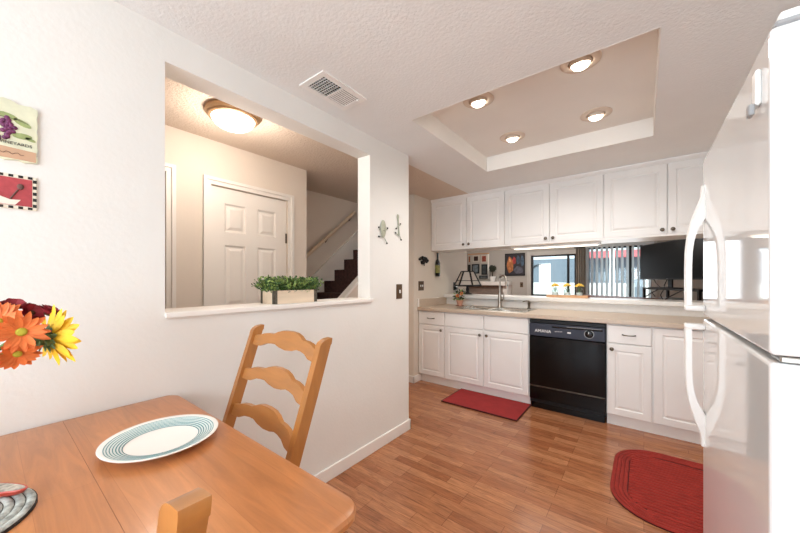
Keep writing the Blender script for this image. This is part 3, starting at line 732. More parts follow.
# upper cabinets
UY = 3.65; ZU = 1.67
def upper(x0, x1, xm_, label):
    c = root('wall_cabinet', ((x0 + x1) / 2, 3.85, ZU), label, 'cabinet', None)
    obj('body', B().box(x0, x1, UY + .019, 4.055, ZU, H - .002), MT['cab'], c)
    obj('bottom_rail', B().box(x0, x1, UY + .004, UY + .018, ZU, ZU + .02), MT['cab'], c)
    pdoor(x0 + g, xm_ - g, ZU + .018, 2.305, UY, c, (xm_ - .036, ZU + .055)); pdoor(xm_ + g, x1 - g, ZU + .018, 2.305, UY, c, (xm_ + .036, ZU + .055))
    b = B(); pl = [(0, 0), (.012, 0), (.02, .012), (.034, .03), (.036, .042), (0, .042)]
    b.prism(pl, lambda a, z: (x0, UY + .02 - a, 2.305 + z), lambda a, z: (x1, UY + .02 - a, 2.305 + z))
    obj('crown', b, MT['cab'], c)
upper(-2.268, -1.276, -1.752, 'left double door white wall cabinet, above the potted flower')
upper(-1.276, -.31, -.795, 'middle double door white wall cabinet, above the sink and dishwasher')
upper(-.31, .64, .165, 'right double door white wall cabinet running behind the refrigerator handle')
upper(.64, .974, .80, 'narrow white wall cabinet in the right corner behind the refrigerator')
ul = root('under_cabinet_light', (-.9, 3.86, ZU), 'long white strip light glowing beneath the middle wall cabinet', 'light fixture')
obj('housing', B().box(-1.25, -.35, 3.80, 3.92, ZU - .022, ZU - .001, .003), MT['whitepl'], ul)
obj('diffuser', B().box(-1.22, -.38, 3.81, 3.91, ZU - .028, ZU - .022, .002), MT['tube'], ul)
light('under_cabinet_lamp', 'AREA', (-.8, 3.86, ZU - .035), 2.5, (1, .93, .82), (0, 0, 0), shape='RECTANGLE', size=.8, size_y=.08)

# ---------------------------------------------------------------- refrigerator
FX, FY0, FY1, FZ = .168, .802, 1.562, 1.712
fr = root('refrigerator', (.56, 1.18, 0), 'glossy white top freezer refrigerator at the right side of the picture', 'refrigerator')
obj('body', B().box(FX + .065, .955, FY0 + .012, FY1 - .012, .03, FZ - .012, .006), MT['fridge_side'], fr)
def fdoor(name, z0, z1):
    b = B(); b.box(FX, FX + .058, FY0, FY1, z0, z1, .007, 3)
    o = obj(name, b, MT['fridge'], fr); return o
fd = fdoor('freezer_door', 1.158, FZ - .004); rd = fdoor('fridge_door', .10, 1.146)
obj('gasket', B().box(FX + .058, FX + .066, FY0 + .012, FY1 - .012, .1, FZ - .01), MT['greypl'], fr)
obj('top_cap', B().box(FX + .006, FX + .2, FY0 + .001, FY1 - .005, FZ - .004, FZ + .006, .003), MT['greypl'], fr)
obj('hinge_cover', B().box(FX + .012, FX + .09, FY0 + .006, FY0 + .06, FZ + .006, FZ + .022, .006, 2), MT['whitepl'], fr)
obj('middle_hinge', B().box(FX + .012, FX + .07, FY0 + .002, FY0 + .05, 1.147, 1.157, .002), MT['steel'], fr)
obj('base_grille', B().box(FX + .03, FX + .05, FY0 + .01, FY1 - .01, .01, .095), MT['greypl'], fr)
def fhandle(za, zb, par, up):
    """curved strap: foot on the door at za, bows out and runs to a bracket at zb"""
    yc = FY1 - .036; n_ = 18; out = []
    L = zb - za
    def interp(T, u_):
        for (a, va), (c, vc) in zip(T, T[1:]):
            if u_ <= c: return va + (vc - va) * (u_ - a) / (c - a)
        return T[-1][1]
    TO = [(0, .009), (.10, .011), (.17, .021), (.24, .030), (.31, .038), (.38, .044), (.46, .048), (.55, .051), (.7, .052), (1, .052)]
    TI = [(0, 0), (.28, 0), (.31, .006), (.35, .014), (.40, .022), (.46, .028), (.55, .032), (.7, .034), (1, .034)]
    b = B(); rings = []; n_ = 36
    zend = zb - math.copysign(.019, L)
    for i in range(n_ + 1):
        u_ = i / n_; z = za + (zend - za) * u_
        hw = .010 + .010 * min(1, u_ / .3); x_o = FX - interp(TO, u_); x_i = FX - interp(TI, u_)
        rings.append([(x_i, yc - hw, z), (x_o + .003, yc - hw, z), (x_o, yc - hw + .004, z), (x_o, yc + hw - .004, z), (x_o + .003, yc + hw, z), (x_i, yc + hw, z)])
    b.loops(rings)
    b.box(FX - .0525, FX - .0002, yc - .0205, yc + .0205, min(zend, zb), max(zend, zb), .003)
    return obj('handle', b, MT['whitepl'], par, 45)
fhandle(1.612, 1.176, fd, False)
fhandle(.705, 1.13, rd, True)
mc = root('magnetic_clip', (FX, .856, 1.60), 'small pale clip magnet near the top of the glossy freezer door', 'magnet')
obj('plate', B().box(FX - .008, FX - .0002, .846, .872, 1.60, 1.665, .003), MT['whitepl'], mc)
obj('grip', B().box(FX - .016, FX - .008, .848, .870, 1.585, 1.605, .002), MT['greypl'], mc)

# ---------------------------------------------------------------- rugs
b = B(); b.box(-1.69, -.915, 2.93, 3.395, .0005, .012, .004)
rg = tag(obj('rug', b, [MT['redrug']]), 'small red rectangular rug on the floor in front of the sink cabinet', 'rug')
b = B()
b.frame(lambda a, c, d: (a, c, d), -1.695, -.91, 2.925, 3.399, .008, .0003, .0125)
obj('binding', b, MT['rug_rim'], rg)
def rrect(x0, x1, y0, y1, r, n=10):
    P = []
    for cx_, cy_, a0 in ((x1 - r, y1 - r, 0), (x0 + r, y1 - r, PI / 2), (x0 + r, y0 + r, PI), (x1 - r, y0 + r, 1.5 * PI)):
        for i in range(n + 1): q = a0 + i * PI / 2 / n; P.append((cx_ + r * math.cos(q), cy_ + r * math.sin(q)))
    return P
rx0, rx1, ry0, ry1 = -.165, .80, 2.12, 3.01
rg = root('rug', (.3, 2.56, 0), 'red braided rug with rounded corners on the floor beside the refrigerator', 'rug')
b = B(); b.loops([[(x, y, .0005) for x, y in rrect(rx0, rx1, ry0, ry1, .25)], [(x, y, .008) for x, y in rrect(rx0, rx1, ry0, ry1, .25)]])
obj('backing', b, mat('dark_red_backing', '4E1413', .95), rg)
br_m = mat('red_braid', '95291F', .95, bump=.8, bscale=180, var=.1, vscale=25)
b = B()
for i in range(4):
    P = rrect(rx0 + .008 + i * .022, rx1 - .008 - i * .022, ry0 + .008 + i * .022, ry1 - .008 - i * .022, .25 - i * .02); P = P + [P[0], P[1]]
    b.tube([(x, y, .010) for x, y in P], .0105, 8, False, flat=.5)
obj('braided_border', b, br_m, rg, 60)
b = B(); y = ry0 + .102
while y < ry1 - .095:
    dyy = min(y - ry0 - .086, ry1 - .086 - y); c_ = .16
    cut = max(0, c_ - math.sqrt(max(0, c_ * c_ - (c_ - min(dyy, c_)) ** 2)))
    b.tube([(rx0 + .09 + cut, y, .010), (rx1 - .09 - cut, y, .010)], .0135, 8, flat=.5); y += .032
obj('braided_field', b, br_m, rg, 60)

# ---------------------------------------------------------------- dining table
TZt = .803
tb = root('dining_table', (-1.04, -.2, 0), 'honey maple dining table with rounded corners against the left wall', 'table')
tx0, tx1, ty0, ty1 = -1.588, -.475, -.95, .500
b = B(); P = rrect(tx0, tx1, ty0, ty1, .05, 6)
def insetP(d): return rrect(tx0 + d, tx1 - d, ty0 + d, ty1 - d, max(.05 - d, .01), 6)
b.loops([[(x, y, TZt - .03) for x, y in insetP(.012)], [(x, y, TZt - .024) for x, y in insetP(.002)], [(x, y, TZt - .012) for x, y in insetP(0)],
         [(x, y, TZt - .004) for x, y in insetP(.004)], [(x, y, TZt) for x, y in insetP(.014)]])
obj('tabletop', b, MT['table'], tb, 35)
obj('leaf_seam', B().box(tx0 + .02, tx1 - .02, .162, .1632, TZt - .0002, TZt + .0002), mat('table_seam', '8E5832', .5), tb)
b = B()
b.frame(lambda a, c, d: (a, c, d), tx0 + .08, tx1 - .08, ty0 + .08, ty1 - .08, .02, TZt - .12, TZt - .03)
obj('apron', b, MT['pine_x'], tb)
for x in (tx0 + .09, tx1 - .09):
    for y in (ty0 + .09, ty1 - .09):
        b = B(); b.box(x - .035, x + .035, y - .035, y + .035, TZt - .15, TZt - .03, .004)
        b.lathe([(.034, TZt - .15), (.03, TZt - .17), (.036, TZt - .2), (.03, TZt - .24), (.024, .2), (.03, .12), (.022, .08), (.026, .04), (.02, 0)], (x, y, 0), 18)
        obj('leg', b, MT['pine'], tb, 50)

# ---------------------------------------------------------------- chairs
def make_chair():
    """faces local -Y; origin on the floor under the back"""
    r = bpy.data.objects.new('dining_chair', None); S.collection.objects.link(r)
    hw = .261
    # rear posts: path of (y, z) centre line, cross section 0.032 wide x 0.052 deep
    path = [(.03, 0), (.0, .25), (-.01, .45), (.02, .55), (.062, .68), (.125, .875), (.178, 1.04)]
    def yat(z):
        for (ya, za), (yb, zb) in zip(path, path[1:]):
            if za <= z <= zb: return ya + (yb - ya) * (z - za) / (zb - za)
        return path[-1][0] + (z - path[-1][1]) * .32
    for s_ in (-1, 1):
        rings = []
        for i, (y, z) in enumerate(path):
            fl = 1 + .0 * z; cx_ = s_ * (hw - .012 + .012 * min(1, z / .9)); w2, d2 = .0145, .025
            rings.append([(cx_ - w2, y - d2, z - .008), (cx_ + w2, y - d2, z - .008), (cx_ + w2, y + d2, z + .008), (cx_ - w2, y + d2, z + .008)])
        rings[0] = [(a, c, 0) for a, c, _ in rings[0]]
        cx_ = s_ * hw
        for (dz, yf_, yb_) in ((.010, -.020, .029), (.020, -.012, .031), (.027, -.001, .032), (.031, .012, .032)):
            rings.append([(cx_ - .0145, .178 + yf_ , 1.04 + dz), (cx_ + .0145, .178 + yf_, 1.04 + dz), (cx_ + .0145, .178 + yb_, 1.04 + dz + .002), (cx_ - .0145, .178 + yb_, 1.04 + dz + .002)])
        b = B(); b.loops(rings); bmesh.ops.bevel(b.bm, geom=[e_ for e_ in b.bm.edges if e_.calc_face_angle(0) > .9], offset=.004, segments=2, affect='EDGES')
        obj('back_post', b, MT['pine'], r, 35)
    top = [(0, .018), (.06, .019), (.13, .030), (.2, .034), (.27, .034), (.33, .046), (.4, .054), (.5, .056), (.6, .054), (.67, .046), (.73, .034), (.8, .034), (.87, .030), (.94, .019), (1, .018)]
    bot = [(0, -.022), (.06, -.025), (.12, -.023), (.2, -.010), (.28, -.006), (.36, -.006), (.43, -.015), (.5, -.020), (.57, -.015), (.64, -.006), (.72, -.006), (.8, -.010), (.88, -.023), (.94, -.025), (1, -.022)]
    for zc_ in (1.012, .868, .722):
        b = B(); rings = []
        for (s1, zt), (_, zb_) in zip(top, bot):
            x = -hw + .01 + s1 * (2 * hw - .02); bow = .022 * math.sin(PI * s1)
            ring_ = []
            for z, dy_ in ((zb_, -.008), (zb_, .008), (zt, .008), (zt, -.008)):
                zz = zc_ + z; ring_.append((x, yat(zc_) + .3 * z + bow + dy_, zz))
            rings.append(ring_)
        b.loops(rings); obj('back_slat', b, MT['pine_x'], r, 30)
    b = B(); P0 = [(-.205, -.40), (.205, -.40), (.19, -.0), (-.19, -.0)]
    P0 = []
    for cx_, cy_, a0 in ((.175, -.03, 0), (-.175, -.03, PI / 2), (-.19, -.36, PI), (.19, -.36, 1.5 * PI)):
        for i in range(6): q = a0 + i * PI / 10; P0.append((cx_ + .03 * math.cos(q), cy_ + .03 * math.sin(q)))
    b.loops([[(x * .98, y, .432) for x, y in P0], [(x, y, .44) for x, y in P0], [(x, y, .455) for x, y in P0], [(x * .97, y * .985, .462) for x, y in P0], [(x * .6, y * .8 - .03, .455) for x, y in P0]])
    obj('seat', b, MT['pine_x'], r, 30)
    for s_ in (-1, 1):
        obj('front_leg', B().lathe([(.022, .432), (.022, .38), (.018, .36), (.021, .33), (.017, .15), (.02, .12), (.015, 0)], (s_ * .18, -.34, 0), 14), MT['pine'], r, 50)
    obj('stretcher', B().cyl((-.18, -.34, .2), (.18, -.34, .2), .011, seg=10), MT['pine_x'], r, 50)
    for s_ in (-1, 1): obj('stretcher', B().cyl((s_ * .18, -.34, .16), (s_ * .2, .0, .16), .010, seg=10), MT['pine_x'], r, 50)
    return r
ch = make_chair()
ch.location = (-1.188, .578, 0); ch.rotation_euler = (0, 0, math.radians(-3.6))
tag(ch, 'honey pine ladder-back chair at the far end of the dining table, by the wall', 'chair', 'ladder-back dining chairs')
c2 = copy_tree(ch); c2.location = (-.548, -.139, 0); c2.rotation_euler = (0, 0, math.radians(-90))
tag(c2, 'pine dining chair whose near back post pokes up at the bottom edge of the picture', 'chair', 'ladder-back dining chairs')

# ---------------------------------------------------------------- on the table
pcx, pcy = -1.127, .320
pt = root('dinner_plate', (pcx, pcy, TZt), 'white dinner plate ringed with teal lines on the wooden dining table', 'plate')
b = B(); b.lathe([(.001, .004), (.075, .004), (.078, 0), (.085, 0), (.088, .005), (.125, .016), (.142, .022), (.143, .0245), (.141, .0255), (.125, .0195), (.09, .0105), (.08, .0085), (.001, .008)], (pcx, pcy, TZt), 72)
obj('dish', b, MT['plate'], pt, 50)
def zpl(r): return .0085 + (.0105 - .0085) * (r - .08) / .01 if r < .09 else (.0105 + (.0195 - .0105) * (r - .09) / .035 if r < .125 else .0195 + .006 * (r - .125) / .016)
def band(r0, r1, m_, nm):
    up = .0008 if nm == 'teal_line' else .0003; b = B()
    b.lathe([(r0, zpl(r0)), (r0, zpl(r0) + .0004), ((r0 + r1) / 2, zpl((r0 + r1) / 2) + .0005), (r1, zpl(r1) + .0004), (r1, zpl(r1))], (pcx, pcy, TZt + up), 72)
    bmesh.ops.delete(b.bm, geom=[f_ for f_ in b.bm.faces if len(f_.verts) > 10], context='FACES')
    return obj(nm, b, m_, pt, 50)
band(.0925, .131, MT['platelt'], 'pale_band')
for r0, r1 in ((.089, .0915), (.0955, .098), (.102, .1045), (.109, .111), (.1155, .1175), (.122, .124), (.128, .1296)): band(r0, r1, MT['platebl'], 'teal_line')
# woven charger
def woven(name, cx_, cy_, R_, z0, label, rim_m, tilt=None):
    rt = root(name, (cx_, cy_, z0), label, 'placemat')
    k_rows = int(R_ / .0155)
    wm = mat('grey_woven_reed', 'A7ABA6', .7, var=.35, vscale=70)
    obj('backing', B().lathe([(.001, 0), (R_, 0), (R_, .006), (.001, .006)], (cx_, cy_, z0), 48), rim_m, rt)
    b = B()
    for i in range(k_rows):
        rr = R_ - .009 - i * .0155
        if rr < .008: break
        P = [(cx_ + rr * math.cos(q * 2 * PI / 48), cy_ + rr * math.sin(q * 2 * PI / 48), z0 + .007) for q in range(50)]
        b.tube(P, .0072, 8, False, flat=.55)
    obj('coil', b, wm, rt, 60)
    return rt
dk = mat('charcoal_binding', '2B2423', .8)
woven('round_placemat', -1.066, -.067, .139, TZt, 'round grey coiled placemat on the table at the lower left corner', dk)
sr = root('spoon_rest', (-1.142, .002, TZt + .014), 'narrow patterned spoon rest with red edge lying on the grey placemat, lower left corner', 'spoon rest')
def oval(z, a_, b_): return [(-1.142 + .794 * a_ * math.cos(q) - .608 * b_ * math.sin(q), .002 + .608 * a_ * math.cos(q) + .794 * b_ * math.sin(q), z) for q in [k * PI / 18 for k in range(36)]]
z_ = TZt + .0125
obj('red_edge', B().loops([oval(z_, .07, .012), oval(z_ + .006, .084, .017), oval(z_ + .013, .09, .020), oval(z_ + .0145, .089, .019)]), mat('red_glaze', 'B8402E', .3), sr, 50)
obj('patterned_top', B().loops([oval(z_ + .0146, .085, .0165), oval(z_ + .0155, .082, .015)]), mat('grey_pattern_glaze', 'A39C90', .3, var=.5, vscale=90), sr)
# vase and flowers (vase stands just outside the frame)
vx, vy = -1.28, -.14
vs = root('flower_vase', (vx, vy, TZt), 'cream ceramic vase holding the autumn bouquet on the dining table', 'vase')
vprof = [(.04, 0), (.055, .03), (.06, .08), (.045, .14), (.034, .17), (.04, .19), (.036, .19), (.03, .17), (.04, .13), (.001, .02)]
obj('vessel', B().lathe(vprof, (vx, vy, TZt), 32), mat('cream_ceramic', 'E5DCC8', .3), vs, 50)
mouth = V((vx, vy, TZt + .18))
def flower(name, c, n_dir, label, cat, pm, cm, R, n, wid, lay=2, cr=.02, lift=.15, sep=False, grp=None, droop=0):
    c = V(c); N = V(n_dir).normalized(); rt = root(name, c, label, cat, grp)
    b = B()
    for i in range(lay): petals(b, c + N * .003 * i, N, cr * .6, R * (1 - .14 * i), n, wid, lift + .22 * i, droop=droop, jit=.16)
    obj('petals', b, pm, rt, 60)
    q = N.to_track_quat('Z', 'Y').to_matrix()
    obj('flower_centre', B().lathe([(cr, -.002), (cr, .004), (cr * .8, .009), (cr * .4, .011), (.0005, .0105)], c, 18, q), cm, rt, 60)
    if sep:
        b = B(); petals(b, c - N * .006, N, .006, R * .50, 12, .014, .15); petals(b, c - N * .012, N, .006, R * .42, 11, .013, -.1); petals(b, c - N * .018, N, .004, R * .34, 9, .012, -.4)
        b.lathe([(.004, -.03), (.014, -.02), (cr, -.006), (cr, -.001)], c, 16, q)
        obj('sepals', b, MT['sepal'], rt)
    m1 = c - N * .07 + V((0, 0, -.015)); m2 = m1.lerp(mouth, .5)
    obj('stem', B().tube([c - N * .008, c - N * .04, m1, m2 , mouth, mouth + V((0, 0, -.1))], .003, 6), MT['stem'], rt, 60)
def P3(u, v, t):
    return V(((-.6080 + .7940 * (u - 400) / 318.4) * t, (.7940 + .6080 * (u - 400) / 318.4) * t, CAMH - (v - 279.6) / 318.4 * t))
toc = V((1.0, .1, .15))
flower('orange_daisy', P3(21, 332, .80), (1, .12, .1), 'front orange daisy with lime centre, left of the sunflower', 'flower', MT['orange'], MT['lime'], .053, 14, .015, 2, .011, .12, grp='autumn bouquet')
flower('orange_daisy', P3(17, 353, .81), (.85, .15, -.45), 'lower orange daisy hanging under the front one in the bouquet', 'flower', MT['orange'], MT['lime'], .046, 13, .015, 2, .009, .12, grp='autumn bouquet')
flower('orange_daisy', P3(-2, 322, .82), (.9, -.2, .35), 'orange daisy cut by the left picture edge', 'flower', MT['orange'], MT['lime'], .055, 14, .017, 2, .010, .15, grp='autumn bouquet')
flower('sunflower', P3(46, 338, .86), (-.38, .92, .05), 'yellow sunflower turned away to the right of the orange daisies', 'flower', MT['yellow'], MT['brownc'], .086, 14, .024, 2, .024, .30, True, grp='autumn bouquet')
flower('red_blossom', P3(13, 308, .87), (.5, .1, .8), 'crimson blossom at the top left of the bouquet', 'flower', MT['crimson'], MT['brownc'], .026, 7, .020, 3, .008, .6, grp='autumn bouquet')
flower('red_blossom', P3(30, 314, .86), (.7, .5, .5), 'crimson blossom in the middle, above the front orange daisy', 'flower', MT['crimson'], MT['brownc'], .028, 7, .022, 3, .008, .5, grp='autumn bouquet')
flower('red_blossom', P3(47, 314, .88), (.2, .5, .8), 'crimson blossom peeking out behind the yellow sunflower', 'flower', MT['crimson'], MT['brownc'], .026, 7, .020, 3, .008, .6, grp='autumn bouquet')

# ---------------------------------------------------------------- living room beyond the ledge
YB = 8.0
W1 = (-2.155, -1.197, .90, 1.86); D1 = (-.98, .12, 0.02, 1.98)
b = B()
b.box(-4.6, W1[0], YB, YB + .12, 0, H); b.box(W1[1], D1[0], YB, YB + .12, 0, H); b.box(D1[1], 2.6, YB, YB + .12, 0, H)
b.box(W1[0], W1[1], YB, YB + .12, 0, W1[2]); b.box(W1[0], W1[1], YB, YB + .12, W1[3], H); b.box(D1[0], D1[1], YB, YB + .12, D1[3], H)
struct('wall_living_back', b, MT['grey_wall'])
struct('wall_living_left', B().box(-4.7, -4.6, 4.11, 8.1, 0, H), MT['grey_wall'])
struct('wall_living_right', B().box(2.6, 2.7, 4.11, 8.1, 0, H), MT['grey_wall'])
b = B(); b.box(-4.6, XS - .12, 4.11, 4.2, 0, H); b.box(XR, 2.6, 4.11, 4.18, 0, H)
struct('wall_living_front', b, MT['grey_wall'])
def window(name, r, fm, mull):
    x0, x1, z0, z1 = r
    o = struct(name, B().box(x0, x1, YB + .06, YB + .066, z0, z1), MT['glass'])
    b = B(); t = .035
    b.frame(lambda a, c, d: (a, d, c), x0, x1, z0, z1, t, YB + .03, YB + .09)
    for m_ in mull: b.box(m_ - .022, m_ + .022, YB + .031, YB + .089, z0 + t, z1 - t)
    obj('window_frame', b, fm, o)
    b = B(); t = .09
    b.frame(lambda a, c, d: (a, d, c), x0 - t, x1 + t, z0 - (.05 if z0 > .1 else .0), z1 + t, (t, t, .05 if z0 > .1 else .001, t), YB - .015, YB - .0005)
    obj('window_casing', b, mat('pale_grey_casing', 'C6C2BB', .6), o)
    return o
window('window_1', W1, MT['blackpl'], (-1.36,))
window('window_2', D1, MT['blackpl'], (-.22,))
# vertical blind
vb = root('vertical_blind', (-.45, YB - .1, 1.99), 'white vertical blind hanging over the bright patio door behind the television', 'blind')
obj('headrail', B().box(-1.0, .16, YB - .13, YB - .07, 1.97, 2.02), MT['vane'], vb)
for i in range(13):
    x = -.965 + i * .088; b = B(); b.M = Matrix.Translation((x, YB - .1, 0)) @ Matrix.Rotation(math.radians(62 if i not in (9, 10) else 66), 4, 'Z')
    b.box(-.042, .042, -.001, .001, .06, 1.97); obj('vane', b, MT['vane'], vb)
b = B(); pts = [(-1.19 + i * .0125, YB - .07 - .02 * math.sin(i * 1.7)) for i in range(16)]
rings = [[(x, y, z) for x, y in pts] + [(x, y + .006, z) for x, y in reversed(pts)] for z in (.03, 1.97)]
b.loops(rings)
cu = root('curtain', (-1.09, YB - .07, 1.98), 'taupe curtain panel hanging between the living room window and patio door', 'curtain')
obj('fabric', b, MT['curtain'], cu, 70)
obj('rod', B().cyl((-1.22, YB - .07, 1.985), (-.99, YB - .07, 1.985), .012, seg=10), MT['iron'], cu)
# framed picture on the grey wall
def framed(name, x0, x1, z0, z1, y, label, blocks, fm, bgm):
    rt = root(name, ((x0 + x1) / 2, y, (z0 + z1) / 2), label, 'picture')
    b = B(); t = .028
    b.frame(lambda a, c, d: (a, d, c), x0, x1, z0, z1, t, y - .025, y - .001)
    obj('frame', b, fm, rt); obj('print', B().box(x0 + t, x1 - t, y - .01, y - .002, z0 + t, z1 - t), bgm, rt)
    for i, (a, c, p, q, col) in enumerate(blocks):
        ww, hh = x1 - x0, z1 - z0; n_ = 10
        pts = [(x0 + ww * ((a + c) / 2 + (c - a) / 2 * math.cos(j / n_ * 2 * PI) * (1 + .15 * math.sin(j * 3))), z0 + hh * ((p + q) / 2 + (q - p) / 2 * math.sin(j / n_ * 2 * PI) * (1 + .12 * math.cos(j * 2)))) for j in range(n_)]
        obj('painted_shape', B().prism(pts, lambda s1, s2: (s1, y - .0115 - .001 * (i % 3), s2), lambda s1, s2: (s1, y - .0095, s2)), mat('picture_paint', col, .6, var=.3, vscale=15), rt)
    return rt
framed('framed_picture', -2.78, -2.29, 1.38, 1.935, YB, 'dark framed colourful print on the grey living room wall',
       [(.1, .42, .1, .85, 'B5703E'), (.38, .55, .5, .85, 'B03A38'), (.58, .75, .5, .9, '3F4F60'), (.78, .94, .4, .9, '42586B'), (.45, .9, .08, .42, '5B5A66'), (.2, .3, .62, .78, 'D9A070')], MT['iron'], mat('dark_print', '2F2A30', .6))
# fireplace with white mantel
fp = root('fireplace', (-3.1, 7.8, 0), 'brick fireplace with white mantel in the far corner of the living room', 'fireplace')
obj('surround', B().box(-3.62, -2.72, 7.66, 7.995, .0, 1.14), MT['brick'], fp)
obj('mantel', B().box(-3.75, -2.60, 7.55, 7.995, 1.14, 1.235, .01), MT['trim'], fp)
obj('firebox', B().box(-3.4, -2.95, 7.64, 7.661, .2, .8), MT['black_hole'], fp)
obj('side_panel', B().box(-2.72, -2.62, 7.66, 7.995, 0, 1.14), MT['trim'], fp)
tp = root('topiary', (-3.0, 7.72, 1.236), 'dark ball topiary in a pale pot on the white mantel', 'topiary')
obj('pot', B().lathe([(.05, 0), (.075, .12), (.08, .13), (.001, .13)], (-3.0, 7.72, 1.236), 16), MT['splash'], tp)
obj('trunk', B().cyl((-3.0, 7.72, 1.36), (-3.0, 7.72, 1.50), .012, seg=8), MT['iron'], tp)
b = B(); b.sphere((-3.0, 7.72, 1.56), .075, 14, 10)
for i in range(160):
    d = V((rnd.gauss(0, 1), rnd.gauss(0, 1), rnd.gauss(0, 1))).normalized(); leafy(b, V((-3.0, 7.72, 1.56)) + d * .07, d, .03, .6)
obj('ball', b, mat('dark_topiary_leaf', '2E3326', .8), tp)
# gallery panel left of it
gp = root('gallery_panel', (-3.42, 7.97, 1.6), 'pale panel of small dark framed pictures above the mantel', 'picture display')
gx0, gx1, gz0, gz1 = -3.78, -3.19, 1.31, 1.98
obj('panel', B().box(gx0, gx1, 7.975, 7.998, gz0, gz1), mat('pale_mat_board', 'BDB8AE', .7), gp)
obj('edge_strip', B().box(gx1 - .035, gx1, 7.96, 7.975, gz0, gz1), MT['trim'], gp)
obj('top_strip', B().box(gx0, gx1, 7.955, 7.975, gz1 - .03, gz1), MT['traywood'], gp)
for (a, c, p, q, col, fc) in ((.0, .17, .62, .94, 'A06A50', 'BDB8AE'), (.25, .55, .66, .93, '3A1E18', 'CFC8BC'), (.64, .92, .62, .93, '9A4A3A', 'CFC8BC'), (.0, .12, .25, .56, '1E2420', '15181A'), (.2, .55, .2, .58, '6E7A80', '14171A'), (.66, .92, .15, .56, '3A4448', '14171A'), (.55, .95, -.0, .12, '8C9494', '14171A')):
    ww, hh = gx1 - gx0, gz1 - gz0
    f_ = obj('small_frame', B().box(gx0 + a * ww, gx0 + c * ww, 7.95, 7.975, gz0 + p * hh, gz0 + q * hh), mat('small_frame_paint', fc, .6), gp)
    m_ = .03; obj('small_print', B().box(gx0 + a * ww + m_, gx0 + c * ww - m_, 7.946, 7.951, gz0 + p * hh + m_, gz0 + q * hh - m_), mat('small_print_paint', col, .6, var=.5, vscale=18), f_)
sp = root('wall_outlet', (-2.36, YB, 1.16), 'small dark switch plate on the grey wall below the framed print', 'outlet')
obj('cover_plate', B().box(-2.41, -2.34, YB - .008, YB, 1.10, 1.22, .002), MT['brass'], sp); obj('toggle', B().box(-2.385, -2.365, YB - .016, YB - .008, 1.145, 1.175), MT['blackpl'], sp)
# lamp on the ledge
ax, ay, az = -2.01, 4.22, 1.0755
lp = root('table_lamp', (ax, ay, az), 'dark mission style lamp with pale panelled shade on the ledge', 'lamp')
obj('lamp_base', B().lathe([(.06, 0), (.06, .012), (.03, .02), (.018, .04), (.026, .07), (.018, .1), (.022, .13), (.01, .15), (.008, .2)], (ax, ay, az), 20), MT['iron'], lp, 40)
zb0, zt0 = az + .125, az + .325; n_ = 6; rb_, rt_ = .185, .085
hx = lambda r_, i: (ax + r_ * math.cos(i * 2 * PI / n_ + .3), ay + r_ * math.sin(i * 2 * PI / n_ + .3))
b = B(); b.loops([[(*hx(rb_, i), zb0) for i in range(n_)], [(*hx(rt_, i), zt0) for i in range(n_)]], False, False)
sh = obj('lamp_shade', b, MT['shade'], lp)
b = B()
for i in range(n_):
    b.tube([(*hx(rb_, i), zb0), (*hx(rt_, i), zt0)], .013, 6); b.tube([(*hx(rb_, i), zb0), (*hx(rb_, i + 1), zb0)], .013, 6); b.tube([(*hx(rt_, i), zt0), (*hx(rt_, i + 1), zt0)], .0085, 6)
    for k_ in (.35,): rr = rb_ + (rt_ - rb_) * k_; b.tube([(*hx(rr, i), zb0 + .2 * k_), (*hx(rr, i + 1), zb0 + .2 * k_)], .005, 6)
obj('shade_frame', b, MT['iron'], sh)
# tray with three jars
tr = root('wooden_tray', (-.71, 4.17, 1.0755), 'long tan wooden tray on the ledge under three yellow blooms', 'tray')
b = B(); b.box(-.93, -.50, 4.11, 4.23, 1.0755, 1.084, .002)
b.frame(lambda a, c, d: (a, c, d), -.931, -.499, 4.109, 4.231, .006, 1.076, 1.103)
obj('tray_body', b, MT['traywood'], tr)
obj('knob', B().sphere((-.494, 4.17, 1.092), .012, 10, 8), MT['darkwood'], tr)
jr = None
for x, lb_ in ((-.845, 'left glass jar of yellow blooms on the wooden ledge tray'), (-.715, 'middle glass jar of yellow blooms on the wooden ledge tray'), (-.59, 'right glass jar of yellow blooms on the wooden ledge tray')):
    if jr is None:
        z = 1.0845
        jr = root('flower_jar', (x, 4.17, z), lb_, 'vase', 'jars of yellow blooms on the tray')
        obj('glass_vessel', B().lathe([(.001, 0), (.032, 0), (.036, .008), (.036, .075), (.026, .09), (.028, .105), (.0255, .105), (.0235, .09), (.033, .074), (.033, .01), (.001, .006)], (x, 4.17, z), 24), MT['jar'], jr, 50)
        obj('jar_filling', B().lathe([(.001, .008), (.031, .008), (.031, .05), (.001, .052)], (x, 4.17, z), 20), MT['white_out'], jr)
        b = B()
        for i in range(5): q = i * 1.256; b.tube([(x, 4.17, z + .05), (x + .02 * math.cos(q), 4.17 + .02 * math.sin(q), z + .12)], .002, 5)
        obj('stems', b, MT['stem'], jr)
        b = B()
        for i in range(8):
            q = i * 2.4; r1 = .034 * (i / 7) ** .5; c_ = V((x + r1 * math.cos(q), 4.17 + r1 * math.sin(q), z + .118 + .02 * (1 - i / 7))); petals(b, c_, (math.cos(q) * .6, math.sin(q) * .6, 1), .002, .026, 8, .018, .5); 
        obj('blooms', b, mat('butter_yellow_petal', 'E8C65A', .6), jr)
        first_j = jr
    else:
        c_ = copy_tree(first_j); c_.location = (x, 4.17, 1.0845); c_['label'] = lb_
